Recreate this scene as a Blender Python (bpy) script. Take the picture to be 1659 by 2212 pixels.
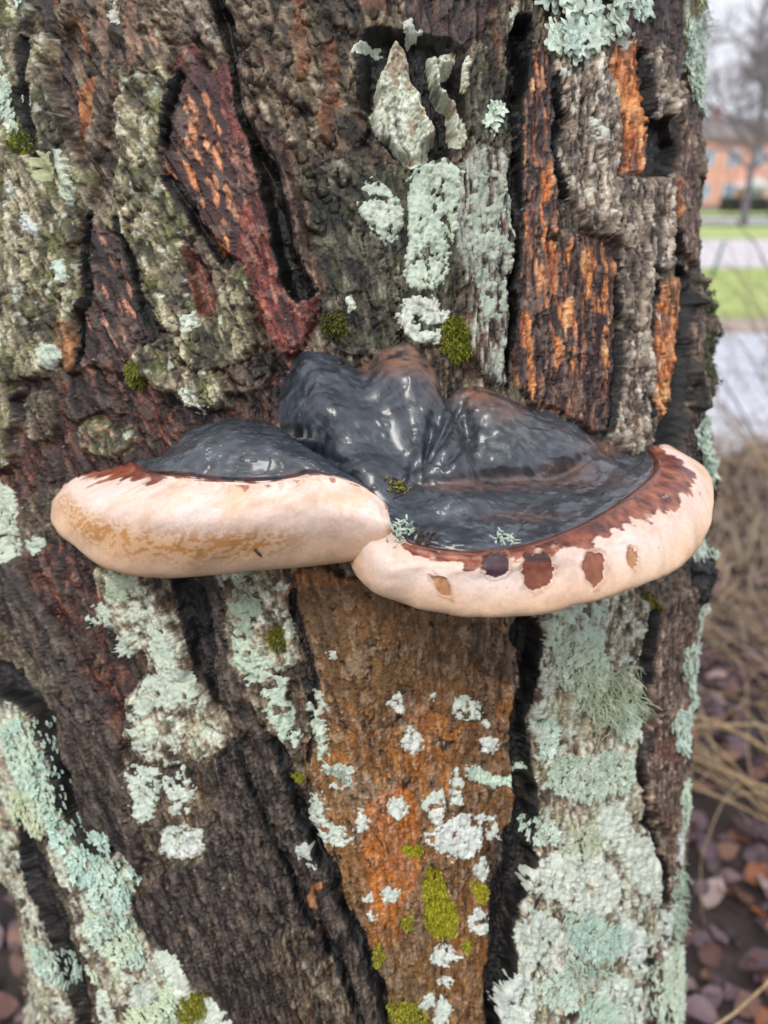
import bpy, math, random, os
import numpy as np
from mathutils import Vector

# ------------------------------------------------------------------ clear
for o in list(bpy.data.objects):
    bpy.data.objects.remove(o)
scene = bpy.context.scene
COL = scene.collection
R_ = math.radians

# ------------------------------------------------------------------ camera
PITCH = 22.0
FPX = 1662.0                      # focal length in pixels of a 1659 x 2212 frame
CAM = np.array([0.0, 0.0, 1.10])
cp, sp = math.cos(R_(PITCH)), math.sin(R_(PITCH))
RIGHT = np.array([1.0, 0, 0]); FWD = np.array([0, cp, -sp]); UP = np.array([0, sp, cp])
cam_d = bpy.data.cameras.new('camera')
cam = bpy.data.objects.new('camera', cam_d); COL.objects.link(cam)
cam.location = CAM; cam.rotation_euler = (R_(90 - PITCH), 0, 0)
cam_d.sensor_fit = 'VERTICAL'; cam_d.sensor_height = 36.0
cam_d.lens = 36.0 * FPX / 2212.0
cam_d.clip_start = 0.02; cam_d.clip_end = 3000
cam_d.dof.use_dof = True; cam_d.dof.focus_distance = 0.368; cam_d.dof.aperture_fstop = 6.0
scene.camera = cam
scene.render.resolution_x = 768; scene.render.resolution_y = 1024

# ------------------------------------------------------------------ world, sun
SUN_EL, SUN_AZ = 53.0, 203.0      # azimuth clockwise from +Y: behind the camera, to the left
w = bpy.data.worlds.new('World'); scene.world = w; w.use_nodes = True
nt = w.node_tree; nt.nodes.clear()
def N(nt, typ, **kw):
    n = nt.nodes.new(typ)
    for k, v in kw.items():
        if k.startswith('i_'):
            key = k[2:]
            key = int(key) if key.isdigit() else key.replace('_', ' ')
            n.inputs[key].default_value = v
        else:
            setattr(n, k, v)
    return n
sky = N(nt, 'ShaderNodeTexSky', sky_type='NISHITA', sun_disc=False,
        sun_elevation=R_(SUN_EL), sun_rotation=R_(SUN_AZ), air_density=1.0, dust_density=2.0)
hsv = N(nt, 'ShaderNodeHueSaturation', i_Saturation=0.2, i_Value=1.0)
tc = N(nt, 'ShaderNodeTexCoord')
mp = N(nt, 'ShaderNodeMapping'); mp.inputs['Scale'].default_value = (3.0, 3.0, 6.5)
cl = N(nt, 'ShaderNodeTexNoise', i_Scale=1.6, i_Detail=6.0, i_Roughness=0.55)
cr = N(nt, 'ShaderNodeValToRGB')
cr.color_ramp.elements[0].position = 0.36; cr.color_ramp.elements[0].color = (8.2, 8.3, 9.4, 1)
cr.color_ramp.elements[1].position = 0.64; cr.color_ramp.elements[1].color = (12.0, 12.2, 13.2, 1)
mx = N(nt, 'ShaderNodeMixRGB', i_Fac=0.78)
bg = N(nt, 'ShaderNodeBackground', i_Strength=0.085)
wo = N(nt, 'ShaderNodeOutputWorld')
L = nt.links.new
L(sky.outputs[0], hsv.inputs['Color']); L(tc.outputs['Generated'], mp.inputs[0]); L(mp.outputs[0], cl.inputs['Vector'])
L(cl.outputs['Fac'], cr.inputs['Fac']); L(hsv.outputs[0], mx.inputs[1]); L(cr.outputs[0], mx.inputs[2])
L(mx.outputs[0], bg.inputs['Color']); L(bg.outputs[0], wo.inputs['Surface'])
sl = bpy.data.lights.new('sun', 'SUN'); sl.energy = 1.5; sl.angle = R_(20); sl.color = (1.0, 0.96, 0.9)
so = bpy.data.objects.new('sun', sl); COL.objects.link(so)
az, el = R_(SUN_AZ), R_(SUN_EL)
sdir = Vector((math.sin(az) * math.cos(el), math.cos(az) * math.cos(el), math.sin(el)))
so.rotation_euler = sdir.to_track_quat('Z', 'Y').to_euler()
so.location = (0, 0, 8)
scene.view_settings.view_transform = 'Standard'; scene.view_settings.look = 'None'
scene.view_settings.exposure = 0.46; scene.view_settings.gamma = 1.0

# ------------------------------------------------------------------ helpers
random.seed(5)
def srgb(r, g, b):
    c = np.array([r, g, b], float) / 255.0
    return np.where(c <= 0.04045, c / 12.92, ((c + 0.055) / 1.055) ** 2.4)

def tag(o, label=None, cat=None, group=None, kind=None):
    if label: o['label'] = label
    if cat: o['category'] = cat
    if group: o['group'] = group
    if kind: o['kind'] = kind
    return o

def empty(name, loc=(0, 0, 0)):
    o = bpy.data.objects.new(name, None); COL.objects.link(o); o.location = loc
    o.empty_display_size = 0.05
    return o

def mk_mesh(name, V, F, mat=None, col=None, rough=None, smooth=True):
    V = np.asarray(V, np.float32); F = np.asarray(F, np.int32)
    me = bpy.data.meshes.new(name)
    k = F.shape[1]
    me.vertices.add(len(V)); me.vertices.foreach_set('co', V.ravel())
    me.loops.add(F.size); me.loops.foreach_set('vertex_index', F.ravel())
    me.polygons.add(len(F))
    me.polygons.foreach_set('loop_start', np.arange(0, F.size, k, dtype=np.int32))
    try:
        me.polygons.foreach_set('loop_total', np.full(len(F), k, np.int32))
    except Exception:
        pass
    if smooth:
        me.polygons.foreach_set('use_smooth', np.ones(len(F), bool))
    me.update(calc_edges=True)
    if col is not None:
        a = me.attributes.new('Col', 'FLOAT_COLOR', 'POINT')
        c4 = np.ones((len(V), 4), np.float32); c4[:, :3] = col
        a.data.foreach_set('color', c4.ravel())
    if rough is not None:
        a = me.attributes.new('rough', 'FLOAT', 'POINT')
        a.data.foreach_set('value', np.asarray(rough, np.float32).ravel())
    if mat: me.materials.append(mat)
    return me

def link(name, me, parent=None):
    o = bpy.data.objects.new(name, me); COL.objects.link(o)
    if parent is not None:
        o.parent = parent
        # meshes are made in world coordinates: undo the parent's place
        pl = Vector((0, 0, 0)); p = parent
        while p is not None:
            pl += p.location; p = p.parent
        o.location = -pl
    return o

def obj(name, V, F, mat=None, col=None, rough=None, parent=None, smooth=True):
    return link(name, mk_mesh(name, V, F, mat, col, rough, smooth), parent)

class MB:
    """collects simple shapes into one mesh"""
    def __init__(s): s.v = []; s.f = []; s.c = []
    def add(s, V, F, c=None):
        n = len(s.v)
        s.v += [tuple(p) for p in V]; s.f += [tuple(i + n for i in f) for f in F]
        if c is not None: s.c += [tuple(c)] * len(V)
    def box(s, x0, x1, y0, y1, z0, z1):
        V = [(x, y, z) for z in (z0, z1) for y in (y0, y1) for x in (x0, x1)]
        s.add(V, [(0, 2, 3, 1), (4, 5, 7, 6), (0, 1, 5, 4), (2, 6, 7, 3), (0, 4, 6, 2), (1, 3, 7, 5)])
    def tube(s, pts, rad, n=5, c=None):
        pts = [np.array(p, float) for p in pts]; V = []; F = []
        m = len(pts)
        for i, p in enumerate(pts):
            d = pts[min(i + 1, m - 1)] - pts[max(i - 1, 0)]
            d = d / (np.linalg.norm(d) + 1e-9)
            a = np.cross(d, [0.3, 0.9, 0.2] if abs(d[1]) < .8 else [1, 0, 0]); a /= np.linalg.norm(a) + 1e-9
            b = np.cross(d, a)
            r = rad[i] if hasattr(rad, '__len__') else rad
            for k in range(n):
                t = 2 * math.pi * k / n
                V.append(p + r * (math.cos(t) * a + math.sin(t) * b))
        for i in range(m - 1):
            for k in range(n):
                F.append((i * n + k, i * n + (k + 1) % n, (i + 1) * n + (k + 1) % n, (i + 1) * n + k))
        F.append(tuple(range(n))[::-1]); F.append(tuple(range((m - 1) * n, m * n)))
        s.add(V, F, c)
    def build(s, name, mat, parent=None, smooth=False):
        me = bpy.data.meshes.new(name); me.from_pydata(s.v, [], s.f); me.update()
        if smooth: me.polygons.foreach_set('use_smooth', np.ones(len(me.polygons), bool))
        if s.c and len(s.c) == len(s.v):
            a = me.attributes.new('Col', 'FLOAT_COLOR', 'POINT')
            c4 = np.ones((len(s.v), 4), np.float32); c4[:, :3] = np.array(s.c)
            a.data.foreach_set('color', c4.ravel())
        me.materials.append(mat)
        return link(name, me, parent)

# ---- numpy noise
def _h(xi, yi, seed):
    with np.errstate(over='ignore'):
        n = xi.astype(np.uint32) * np.uint32(374761393) + yi.astype(np.uint32) * np.uint32(668265263) + np.uint32((seed * 974634777) & 0xffffffff)
        n = (n ^ (n >> np.uint32(13))) * np.uint32(1274126177)
        n = (n ^ (n >> np.uint32(16))) * np.uint32(2246822519)
        n = n ^ (n >> np.uint32(15))
    return (n & np.uint32(0xffffff)).astype(np.float32) / np.float32(16777215.0)
def vn(x, y, seed=0):
    xf = np.floor(x); yf = np.floor(y)
    fx = (x - xf).astype(np.float32); fy = (y - yf).astype(np.float32)
    xi = xf.astype(np.int64); yi = yf.astype(np.int64)
    fx = fx * fx * (3 - 2 * fx); fy = fy * fy * (3 - 2 * fy)
    a = _h(xi, yi, seed); b = _h(xi + 1, yi, seed); c = _h(xi, yi + 1, seed); d = _h(xi + 1, yi + 1, seed)
    return a + (b - a) * fx + (c - a) * fy + (a - b - c + d) * fx * fy
def fbm(x, y, octv=4, seed=0, gain=0.5):
    s = 0; a = 1.0; t = 0
    for i in range(octv):
        s = s + a * vn(x * (2 ** i) + 17.3 * i, y * (2 ** i) - 9.1 * i, seed + i); t += a; a *= gain
    return s / t
def worley(x, y, seed=0):
    """F1, F2 and the cell id"""
    xi = np.floor(x).astype(np.int64); yi = np.floor(y).astype(np.int64)
    f1 = np.full(x.shape, 9.0, np.float32); f2 = f1.copy(); cid = np.zeros(x.shape, np.float32)
    for dx in (-1, 0, 1):
        for dy in (-1, 0, 1):
            px = xi + dx + _h(xi + dx, yi + dy, seed); py = yi + dy + _h(xi + dx, yi + dy, seed + 7)
            d = np.sqrt((px - x) ** 2 + (py - y) ** 2).astype(np.float32)
            idv = _h(xi + dx, yi + dy, seed + 13)
            near = d < f1
            f2 = np.where(near, f1, np.minimum(f2, d)); cid = np.where(near, idv, cid); f1 = np.where(near, d, f1)
    return f1, f2, cid
def sstep(a, b, x):
    t = np.clip((x - a) / (b - a), 0, 1); return t * t * (3 - 2 * t)
def chaikin(P, n=1):
    P = np.asarray(P, float)
    for _ in range(n):
        Q = np.roll(P, -1, 0)
        P = np.stack([0.78 * P + 0.22 * Q, 0.22 * P + 0.78 * Q], 1).reshape(-1, 2)
    return P
def poly_sdf(P, X, Y):
    """signed distance (positive inside) and the direction to the nearest edge point"""
    P = np.asarray(P, float); Q = np.roll(P, -1, 0)
    best = np.full(X.shape, 1e12); bx = np.zeros(X.shape); by = np.zeros(X.shape); ins = np.zeros(X.shape, bool)
    for (x0, y0), (x1, y1) in zip(P, Q):
        ex, ey = x1 - x0, y1 - y0
        t = np.clip(((X - x0) * ex + (Y - y0) * ey) / (ex * ex + ey * ey + 1e-9), 0, 1)
        dx = x0 + t * ex - X; dy = y0 + t * ey - Y
        d = dx * dx + dy * dy
        m = d < best
        best = np.where(m, d, best); bx = np.where(m, dx, bx); by = np.where(m, dy, by)
        c = ((y0 > Y) != (y1 > Y)) & (X < (x1 - x0) * (Y - y0) / ((y1 - y0) if y1 != y0 else 1e-9) + x0)
        ins ^= c
    d = np.sqrt(best)
    return np.where(ins, d, -d), bx / (d + 1e-6), by / (d + 1e-6)

# ---- materials
def mat_attr(name, bump=0.25, bscale=900.0, var=0.25, vscale=350.0, rough=None, spec=0.5, sheen=0.0, sss=0.0, trans=0.0, coat=0.0, coat_rough=0.2):
    """colour (and roughness) from the mesh, with fine procedural grain and relief on top"""
    m = bpy.data.materials.new(name); m.use_nodes = True; nt = m.node_tree; L = nt.links.new
    p = nt.nodes['Principled BSDF']
    a = N(nt, 'ShaderNodeAttribute', attribute_name='Col')
    tc = N(nt, 'ShaderNodeTexCoord')
    n1 = N(nt, 'ShaderNodeTexNoise', i_Scale=vscale, i_Detail=5.0, i_Roughness=0.65)
    mr = N(nt, 'ShaderNodeMapRange'); mr.inputs[1].default_value = 0.25; mr.inputs[2].default_value = 0.75
    mr.inputs[3].default_value = 1 - var; mr.inputs[4].default_value = 1 + var
    L(tc.outputs['Object'], n1.inputs['Vector']); L(n1.outputs['Fac'], mr.inputs[0])
    mul = N(nt, 'ShaderNodeVectorMath', operation='SCALE')
    L(a.outputs['Color'], mul.inputs[0]); L(mr.outputs[0], mul.inputs['Scale'])
    L(mul.outputs[0], p.inputs['Base Color'])
    if rough is None:
        r = N(nt, 'ShaderNodeAttribute', attribute_name='rough'); L(r.outputs['Fac'], p.inputs['Roughness'])
    else:
        p.inputs['Roughness'].default_value = rough
    p.inputs['Specular IOR Level'].default_value = spec
    if coat: p.inputs['Coat Weight'].default_value = coat; p.inputs['Coat Roughness'].default_value = coat_rough
    if sss:
        p.inputs['Subsurface Weight'].default_value = sss; p.inputs['Subsurface Scale'].default_value = 0.004
        p.inputs['Subsurface Radius'].default_value = (1.0, 0.5, 0.3)
    if bump:
        n2 = N(nt, 'ShaderNodeTexNoise', i_Scale=bscale, i_Detail=4.0, i_Roughness=0.6)
        L(tc.outputs['Object'], n2.inputs['Vector'])
        b = N(nt, 'ShaderNodeBump', i_Strength=bump, i_Distance=0.001)
        L(n2.outputs['Fac'], b.inputs['Height']); L(b.outputs[0], p.inputs['Normal'])
    return m

def mat_proc(name, c0, c1, scale=5.0, rough=0.8, bump=0.0, bscale=None, bdist=0.01, p0=0.35, p1=0.65, spec=0.5, detail=5.0, rand=0.0, rr=None):
    """two colours mixed by noise; rand varies the brightness from one object to the next"""
    m = bpy.data.materials.new(name); m.use_nodes = True; nt = m.node_tree; L = nt.links.new
    p = nt.nodes['Principled BSDF']; tc = N(nt, 'ShaderNodeTexCoord')
    n1 = N(nt, 'ShaderNodeTexNoise', i_Scale=scale, i_Detail=detail, i_Roughness=0.6)
    L(tc.outputs['Object'], n1.inputs['Vector'])
    r = N(nt, 'ShaderNodeValToRGB')
    r.color_ramp.elements[0].position = p0; r.color_ramp.elements[0].color = (*c0, 1)
    r.color_ramp.elements[1].position = p1; r.color_ramp.elements[1].color = (*c1, 1)
    L(n1.outputs['Fac'], r.inputs['Fac'])
    out = r.outputs[0]
    if rand:
        oi = N(nt, 'ShaderNodeObjectInfo'); h = N(nt, 'ShaderNodeHueSaturation')
        mr = N(nt, 'ShaderNodeMapRange'); mr.inputs[3].default_value = 1 - rand; mr.inputs[4].default_value = 1 + rand
        mh = N(nt, 'ShaderNodeMapRange'); mh.inputs[3].default_value = 0.485; mh.inputs[4].default_value = 0.51
        L(oi.outputs['Random'], mr.inputs[0]); L(mr.outputs[0], h.inputs['Value'])
        L(oi.outputs['Random'], mh.inputs[0]); L(mh.outputs[0], h.inputs['Hue'])
        L(out, h.inputs['Color']); out = h.outputs[0]
    L(out, p.inputs['Base Color'])
    p.inputs['Roughness'].default_value = rough; p.inputs['Specular IOR Level'].default_value = spec
    if rr:
        m2 = N(nt, 'ShaderNodeMapRange'); m2.inputs[1].default_value = 0.4; m2.inputs[2].default_value = 0.6
        m2.inputs[3].default_value = rr[0]; m2.inputs[4].default_value = rr[1]
        n3 = N(nt, 'ShaderNodeTexNoise', i_Scale=scale * 0.25, i_Detail=3.0)
        L(tc.outputs['Object'], n3.inputs['Vector']); L(n3.outputs['Fac'], m2.inputs[0]); L(m2.outputs[0], p.inputs['Roughness'])
    if bump:
        n2 = N(nt, 'ShaderNodeTexNoise', i_Scale=bscale or scale * 4, i_Detail=4.0)
        L(tc.outputs['Object'], n2.inputs['Vector'])
        b = N(nt, 'ShaderNodeBump', i_Strength=bump, i_Distance=bdist)
        L(n2.outputs['Fac'], b.inputs['Height']); L(b.outputs[0], p.inputs['Normal'])
    return m

# ---- pixel helpers (pixels of a 1659 x 2212 frame give a direction only)
def project(P):
    d = P - CAM
    x = d @ RIGHT; y = d @ UP; z = d @ FWD
    return 829.5 + FPX * x / z, 1106 - FPX * y / z
def ray(px, py):
    d = FWD + (px - 829.5) / FPX * RIGHT + (1106 - py) / FPX * UP
    return d
def at_y(px, py, dy):            # the point of that ray standing dy metres in front of the camera
    d = ray(px, py); return CAM + d * (dy / d[1])
def at_z(px, py, z):             # the point of that ray at height z
    d = ray(px, py); return CAM + d * ((z - CAM[2]) / d[2])
# ================================================================== TRUNK: base surface
LEAN = 15.0
PXM = FPX / 0.38                  # about the pixels that one metre of near bark covers
ET = np.array([0, math.sin(R_(LEAN)), math.cos(R_(LEAN))]); EY = np.array([0, math.cos(R_(LEAN)), -math.sin(R_(LEAN))])
P0 = CAM + FWD * (0.38 / cp)
RY = 0.25
KS = RY * PXM
TT = np.linspace(-1.25, 2.2, 1400)                                  # heights along the trunk
_ang = R_(LEAN) * sstep(-0.62, -0.38, TT)
_i0 = int(np.argmin(abs(TT)))
CY = np.cumsum(np.sin(_ang)) * (TT[1] - TT[0]); CY -= CY[_i0]
CZ = np.cumsum(np.cos(_ang)) * (TT[1] - TT[0]); CZ -= CZ[_i0]
CTR = P0 + RY * EY + np.stack([0 * CY, CY, CZ], 1)                  # axis of the trunk
FL = 1 + 0.55 * np.clip((-0.45 - TT) / 0.6, 0, 1.3) ** 1.6          # root flare below the picture
SIL_R = np.array([(-300, 1490), (0, 1500), (100, 1495), (300, 1495), (400, 1485), (560, 1490), (640, 1500), (840, 1505), (920, 1508), (1160, 1512), (1300, 1500),
                  (1380, 1478), (1800, 1462), (2212, 1455), (2500, 1450)], float)
SIL_L = np.array([(-300, -130), (1200, -110), (1500, -75), (1690, -38), (1820, 0), (1862, 24), (1958, 50), (2014, 72), (2153, 115), (2212, 138), (2500, 180)], float)
_th = np.linspace(0.5, 1.35, 60)
def _solve_side(sgn, sil):
    Rx = np.full(len(TT), RY)
    lo = np.full(len(TT), 0.12); hi = np.full(len(TT), 0.42)
    for _ in range(22):
        Rx = 0.5 * (lo + hi)
        P = CTR[:, None, :] + (sgn * Rx[:, None] * np.sin(_th))[..., None] * RIGHT - (RY * np.cos(_th))[None, :, None] * EY
        fx, fy = project(P.reshape(-1, 3)); fx = fx.reshape(len(TT), -1); fy = fy.reshape(fx.shape)
        k = np.argmax(sgn * fx, 1); ix = np.arange(len(TT))
        tgt = np.interp(fy[ix, k], sil[:, 0], sil[:, 1])
        big = sgn * (fx[ix, k] - tgt) > 0
        hi = np.where(big, Rx, hi); lo = np.where(big, lo, Rx)
    # only the heights in view are measured; go on evenly beyond
    t0, t1 = -0.36, 0.36
    return np.interp(np.clip(TT, t0, t1), TT, Rx)
RXR = _solve_side(1, SIL_R); RXL = _solve_side(-1, SIL_L)
ker = np.hanning(41); ker /= ker.sum()
RXR = np.convolve(np.pad(RXR, 20, 'edge'), ker, 'valid'); RXL = np.convolve(np.pad(RXL, 20, 'edge'), ker, 'valid')
RXR = RXR * FL; RXL = RXL * FL; RYT = RY * FL

def base_point(th, t):
    c = np.stack([np.interp(t, TT, CTR[:, i]) for i in range(3)], -1)
    rx = np.where(th >= 0, np.interp(t, TT, RXR), np.interp(t, TT, RXL)); ry = np.interp(t, TT, RYT)
    return c + (rx * np.sin(th))[..., None] * RIGHT - (ry * np.cos(th))[..., None] * EY
def base_normal(th, t):
    rx = np.where(th >= 0, np.interp(t, TT, RXR), np.interp(t, TT, RXL)); ry = np.interp(t, TT, RYT)
    n = (np.sin(th) / rx)[..., None] * RIGHT - (np.cos(th) / ry)[..., None] * EY
    return n / np.linalg.norm(n, axis=-1, keepdims=True)
def px_to_st(px, py):
    """pixel -> bark coordinates (s across, t' down, in near-pixel units) where its ray meets the trunk"""
    d = ray(px, py)
    th, t = 0.0, 0.0
    lx, ly, lt = d @ RIGHT, d @ EY, d @ ET
    lam = 0.41
    for _ in range(14):
        c = np.array([np.interp(t, TT, CTR[:, i]) for i in range(3)])
        o = CAM - c
        rx = np.interp(t, TT, RXR if px > 829.5 else RXL); ry = RY
        ox, oy = o @ RIGHT, o @ EY
        A = (lx / rx) ** 2 + (ly / ry) ** 2; B = 2 * (ox * lx / rx ** 2 + oy * ly / ry ** 2); C = (ox / rx) ** 2 + (oy / ry) ** 2 - 1
        D = B * B - 4 * A * C
        lam = (-B - math.sqrt(D)) / (2 * A) if D > 0 else -B / (2 * A)
        x, y = ox + lam * lx, oy + lam * ly
        th = math.atan2(x / rx, -y / ry)
        P = CAM + lam * d
        t = t + (P - c) @ ET
    sil = SIL_R if px > 829.5 else SIL_L
    ex = (px - np.interp(py, sil[:, 0], sil[:, 1])) * (1 if px > 829.5 else -1)
    if ex > -12: th = th + math.copysign(2.4 * (ex + 12) / KS, th)
    return th * KS, -t * PXM
def poly_st(P): return np.array([px_to_st(*p) for p in P])
def trunk_dist(px, py):
    s, tp = px_to_st(px, py)
    return base_point(np.array(s / KS), np.array(-tp / PXM))[1]

# ---- the grid: fine where the photograph shows bark, coarse behind and above
STEP = 2.9
th = [0.0]
def _dfx(a): 
    q = base_point(np.array([a, a + 1e-3]), np.array([0.0, 0.0])); fx, _ = project(q); return abs(fx[1] - fx[0]) / 1e-3
for sgn in (1, -1):
    a = 0.0
    while abs(a) < R_(86):
        st = min(STEP / max(_dfx(a), 60), 6.0 / KS); a += sgn * st; th.append(a)
    while abs(a) < R_(178):
        a += sgn * min(0.05, abs(R_(180) - abs(a))); th.append(a)
th = np.array(sorted(th)); th = th[(th > -math.pi + 1e-3)]; th = np.append(th, th[0] + 2 * math.pi)
def _lim(fy): return max(abs(px_to_st(829, fy)[1]), 0)
ft0, ft1 = -px_to_st(1380, -40)[1] * -1, px_to_st(1380, 2250)[1]
ft0 = -abs(px_to_st(1380, -60)[1]); ft1 = abs(px_to_st(1380, 2260)[1])
rows = list(np.arange(ft0, ft1, STEP))
k = rows[0]; up = []
while k > -2.1 * PXM: k -= 30 + 0.06 * abs(k - ft0); up.append(k)
k = rows[-1]; dn = []
while k < 1.2 * PXM: k += 12 + 0.04 * abs(k - ft1); dn.append(k)
tp = np.array(up[::-1] + rows + dn)
S1 = th * KS
NR, NC = len(tp), len(th)
TH, TP = np.meshgrid(th, tp); SS = (TH * KS)
FX, FY = project(base_point(TH.ravel(), (-TP / PXM).ravel())); FX = FX.reshape(TH.shape); FY = FY.reshape(TH.shape)
# frame coordinates of the unrolled bark, going on evenly past the edge of sight
print('grid', NR, NC, NR * NC)

# grain runs down to the right on the left side and straight on the right side
SLOPE = 0.38 * (1 - sstep(-800, 420, SS)) - 0.08 * sstep(350, 600, SS) * sstep(100, 500, TP)
SU = SS - SLOPE * (TP + 0.0)
NF = fbm(SU / 7.0, TP / 70.0, 4, 11, 0.6)            # long fibres
NF2 = fbm(SU / 16.0 + 40, TP / 110.0, 4, 23, 0.55)   # broad streaks
NS = fbm(SS / 9.0, TP / 11.0, 4, 31, 0.6)            # grain
NM = fbm(SS / 42.0, TP / 55.0, 4, 41)                # patches
NL = fbm(SS / 150.0, TP / 190.0, 3, 51)              # large patches
NG = vn(SS / 3.4, TP / 3.4, 61)                      # specks
W1, W2, WC = worley((SU + 26 * (NM - .5)) / 30.0, (TP + 30 * (NS - .5)) / 104.0, 71)
CRK = sstep(0.0, 0.16, W2 - W1)                      # 0 in the cracks between scales
WXc = (fbm(SS / 55.0, TP / 75.0, 4, 81, .42) - .5) * 46; WYc = (fbm(SS / 60.0, TP / 80.0, 4, 101, .42) - .5) * 46
WX = (fbm(SS / 55.0, TP / 75.0, 3, 81) - .5) * 42 + (fbm(SS / 17.0, TP / 26.0, 3, 91) - .5) * 12
WY = (fbm(SS / 60.0, TP / 80.0, 3, 101) - .5) * 44 + (fbm(SS / 18.0, TP / 20.0, 3, 111) - .5) * 12

# ---- relief and kind of bark, painted plate by plate
HH = 1.5 * (NL - .5) * 4 + 3.0 * (NM - .5)           # millimetres over the base surface
# generic ridges where the photograph sees nothing
gen = sstep(1.18, 1.32, np.abs(TH)) + sstep(ft1 + 0, ft1 + 60, TP) + sstep(-ft0, -ft0 + 60, -TP)
gen = np.clip(gen, 0, 1)
g1, g2, _ = worley(SU / 120.0, TP / 420.0, 131)
HH = HH + gen * (14 * sstep(0.05, 0.4, g2 - g1) - 3)
NE1 = fbm(SS / 38.0, TP / 50.0, 3, 911); NE1 = np.clip((NE1 - .5) * 2 + .4, 0, 1); NE2 = fbm(SS / 60.0, TP / 70.0, 3, 921)
WALL = np.zeros(TH.shape, np.float32)
CLS = np.full(TH.shape, 0, np.int16); PID = np.zeros(TH.shape, np.int32)
OX = np.zeros(TH.shape, np.float32); OY = np.zeros(TH.shape, np.float32)
CL = {n: i for i, n in enumerate(['base', 'olive', 'purple', 'red', 'orange', 'brown', 'fiber', 'orangebrown', 'slate', 'rust', 'lichenbark', 'darkgreen',
                                  'black', 'lichenplate', 'stripe', 'grey', 'darkolive'])}
def box_slice(P, pad):
    c0 = np.searchsorted(S1, P[:, 0].min() - pad); c1 = np.searchsorted(S1, P[:, 0].max() + pad)
    r0 = np.searchsorted(tp, P[:, 1].min() - pad); r1 = np.searchsorted(tp, P[:, 1].max() + pad)
    return slice(max(r0, 0), r1), slice(max(c0, 0), c1)
PLATES = []
def plate(cls, H, poly, own=True, edge=9.0, rag=1.0, over=4.0, tilt=0.0, st=False, name='bark_plate'):
    P = chaikin(poly if st else poly_st(poly), 1)
    sl = box_slice(P, 30)
    if sl[0].stop - sl[0].start < 3 or sl[1].stop - sl[1].start < 3: return
    fine = own == 'flake'
    x = SS[sl] + rag * (WX if fine else WXc)[sl]; y = TP[sl] + rag * (WY if fine else WYc)[sl]
    d, bx, by = poly_sdf(P, x, y)
    d = d + (5.0 if not own else 0.0 if (own == 'flake' or cls == 'lichenplate') else 9.0)
    ins = d > 0
    if ins.sum() < 12: return
    nz = NE1[sl]
    ew = edge * (.55 + 2.2 * nz) if own else edge * (.7 + .8 * nz)
    Ht = H * (1.0 if own == 'flake' else .62 if own else 1.05)
    if tilt:
        yy = (y - P[:, 1].min()) / (np.ptp(P[:, 1]) + 1e-6); Ht = Ht + tilt * (2 * yy - 1)
    if own == 'flake':
        tgt = HH[sl] + Ht
    else:
        tgt = Ht + 2.6 * (NM[sl] - .5) + 2.0 * (NL[sl] - .5)
        ew = np.maximum(ew, (.1 if cls == 'lichenplate' else .7 if own else .5) * 4.37 * np.abs(tgt - HH[sl]))       # no side steeper than bark stands
    e0 = sstep(0, ew, d)
    kk = (.04 + .55 * sstep(.42, .60, NE2[sl])) if (own and own != 'flake') else 1.0
    if own and own != 'flake': kk = kk + (1 - kk) * sstep(2.0, 5.5, np.abs(tgt - HH[sl]))
    e = 1 - (1 - e0) * kk
    HH[sl] = np.where(ins, HH[sl] * (1 - e) + tgt * e, HH[sl])
    if own: WALL[sl] = np.where(ins, (1 - sstep(.25, .8, e)) * (1 if own != 'flake' else .5), WALL[sl])
    if cls is not None: CLS[sl] = np.where(ins, CL[cls], CLS[sl])
    if own:
        PLATES.append(name)
        PID[sl] = np.where(ins, len(PLATES), PID[sl])
        f = np.where(ins, np.clip(1 - d / 9.0, 0, 1), 0) * over
        OX[sl] = np.where(ins, bx * f, OX[sl]); OY[sl] = np.where(ins, by * f, OY[sl])
DEFER = []
def furrow(cls, H, poly, edge=16.0, rag=0.8, now=False):
    if cls == 'black' and not now: DEFER.append((cls, H, poly, edge, rag)); return
    plate(cls, H, poly, own=False, edge=edge, rag=rag)

# upper left
plate('olive', 9, [(-140, -60), (60, -60), (75, 60), (60, 150), (70, 260), (60, 330), (-140, 330)])
furrow('purple', -5, [(80, -60), (140, -60), (140, 50), (125, 80), (168, 200), (165, 290), (192, 345), (220, 400), (200, 470), (170, 330), (130, 270), (105, 190), (92, 80)])
plate('olive', 7, [(72, 90), (105, 80), (118, 190), (140, 270), (168, 330), (212, 395), (200, 450), (150, 430), (110, 380), (80, 300), (62, 200)])
plate('olive', 9, [(-140, 320), (70, 320), (110, 390), (150, 440), (195, 460), (190, 540), (140, 520), (60, 500), (-140, 480)])
plate('olive', 10, [(-140, 470), (60, 495), (190, 530), (185, 640), (130, 660), (60, 640), (-140, 650)])
plate('olive', 8.5, [(-140, 645), (60, 640), (120, 655), (188, 640), (178, 700), (140, 700), (135, 790), (60, 820), (-140, 800)])
plate('orangebrown', 9, [(138, 700), (172, 700), (178, 760), (168, 815), (150, 800), (140, 760)], rag=.5)
plate('olive', 7, [(-140, 800), (60, 820), (45, 900), (30, 1000), (20, 1100), (-140, 1100)])
furrow('purple', -3, [(40, 830), (90, 810), (150, 830), (130, 900), (90, 930), (60, 1000), (40, 960)])
plate('brown', 7, [(128, -60), (270, -60), (262, 60), (258, 160), (240, 290), (225, 370), (205, 330), (215, 200), (205, 100), (165, 60), (135, 40)])
plate('brown', 8, [(270, -60), (395, -60), (400, 60), (408, 100), (390, 170), (300, 162), (255, 235), (262, 60)])
plate('grey', 9, [(388, 10), (470, -60), (482, 0), (468, 60), (462, 118), (440, 110), (415, 90), (402, 60)])
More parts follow.
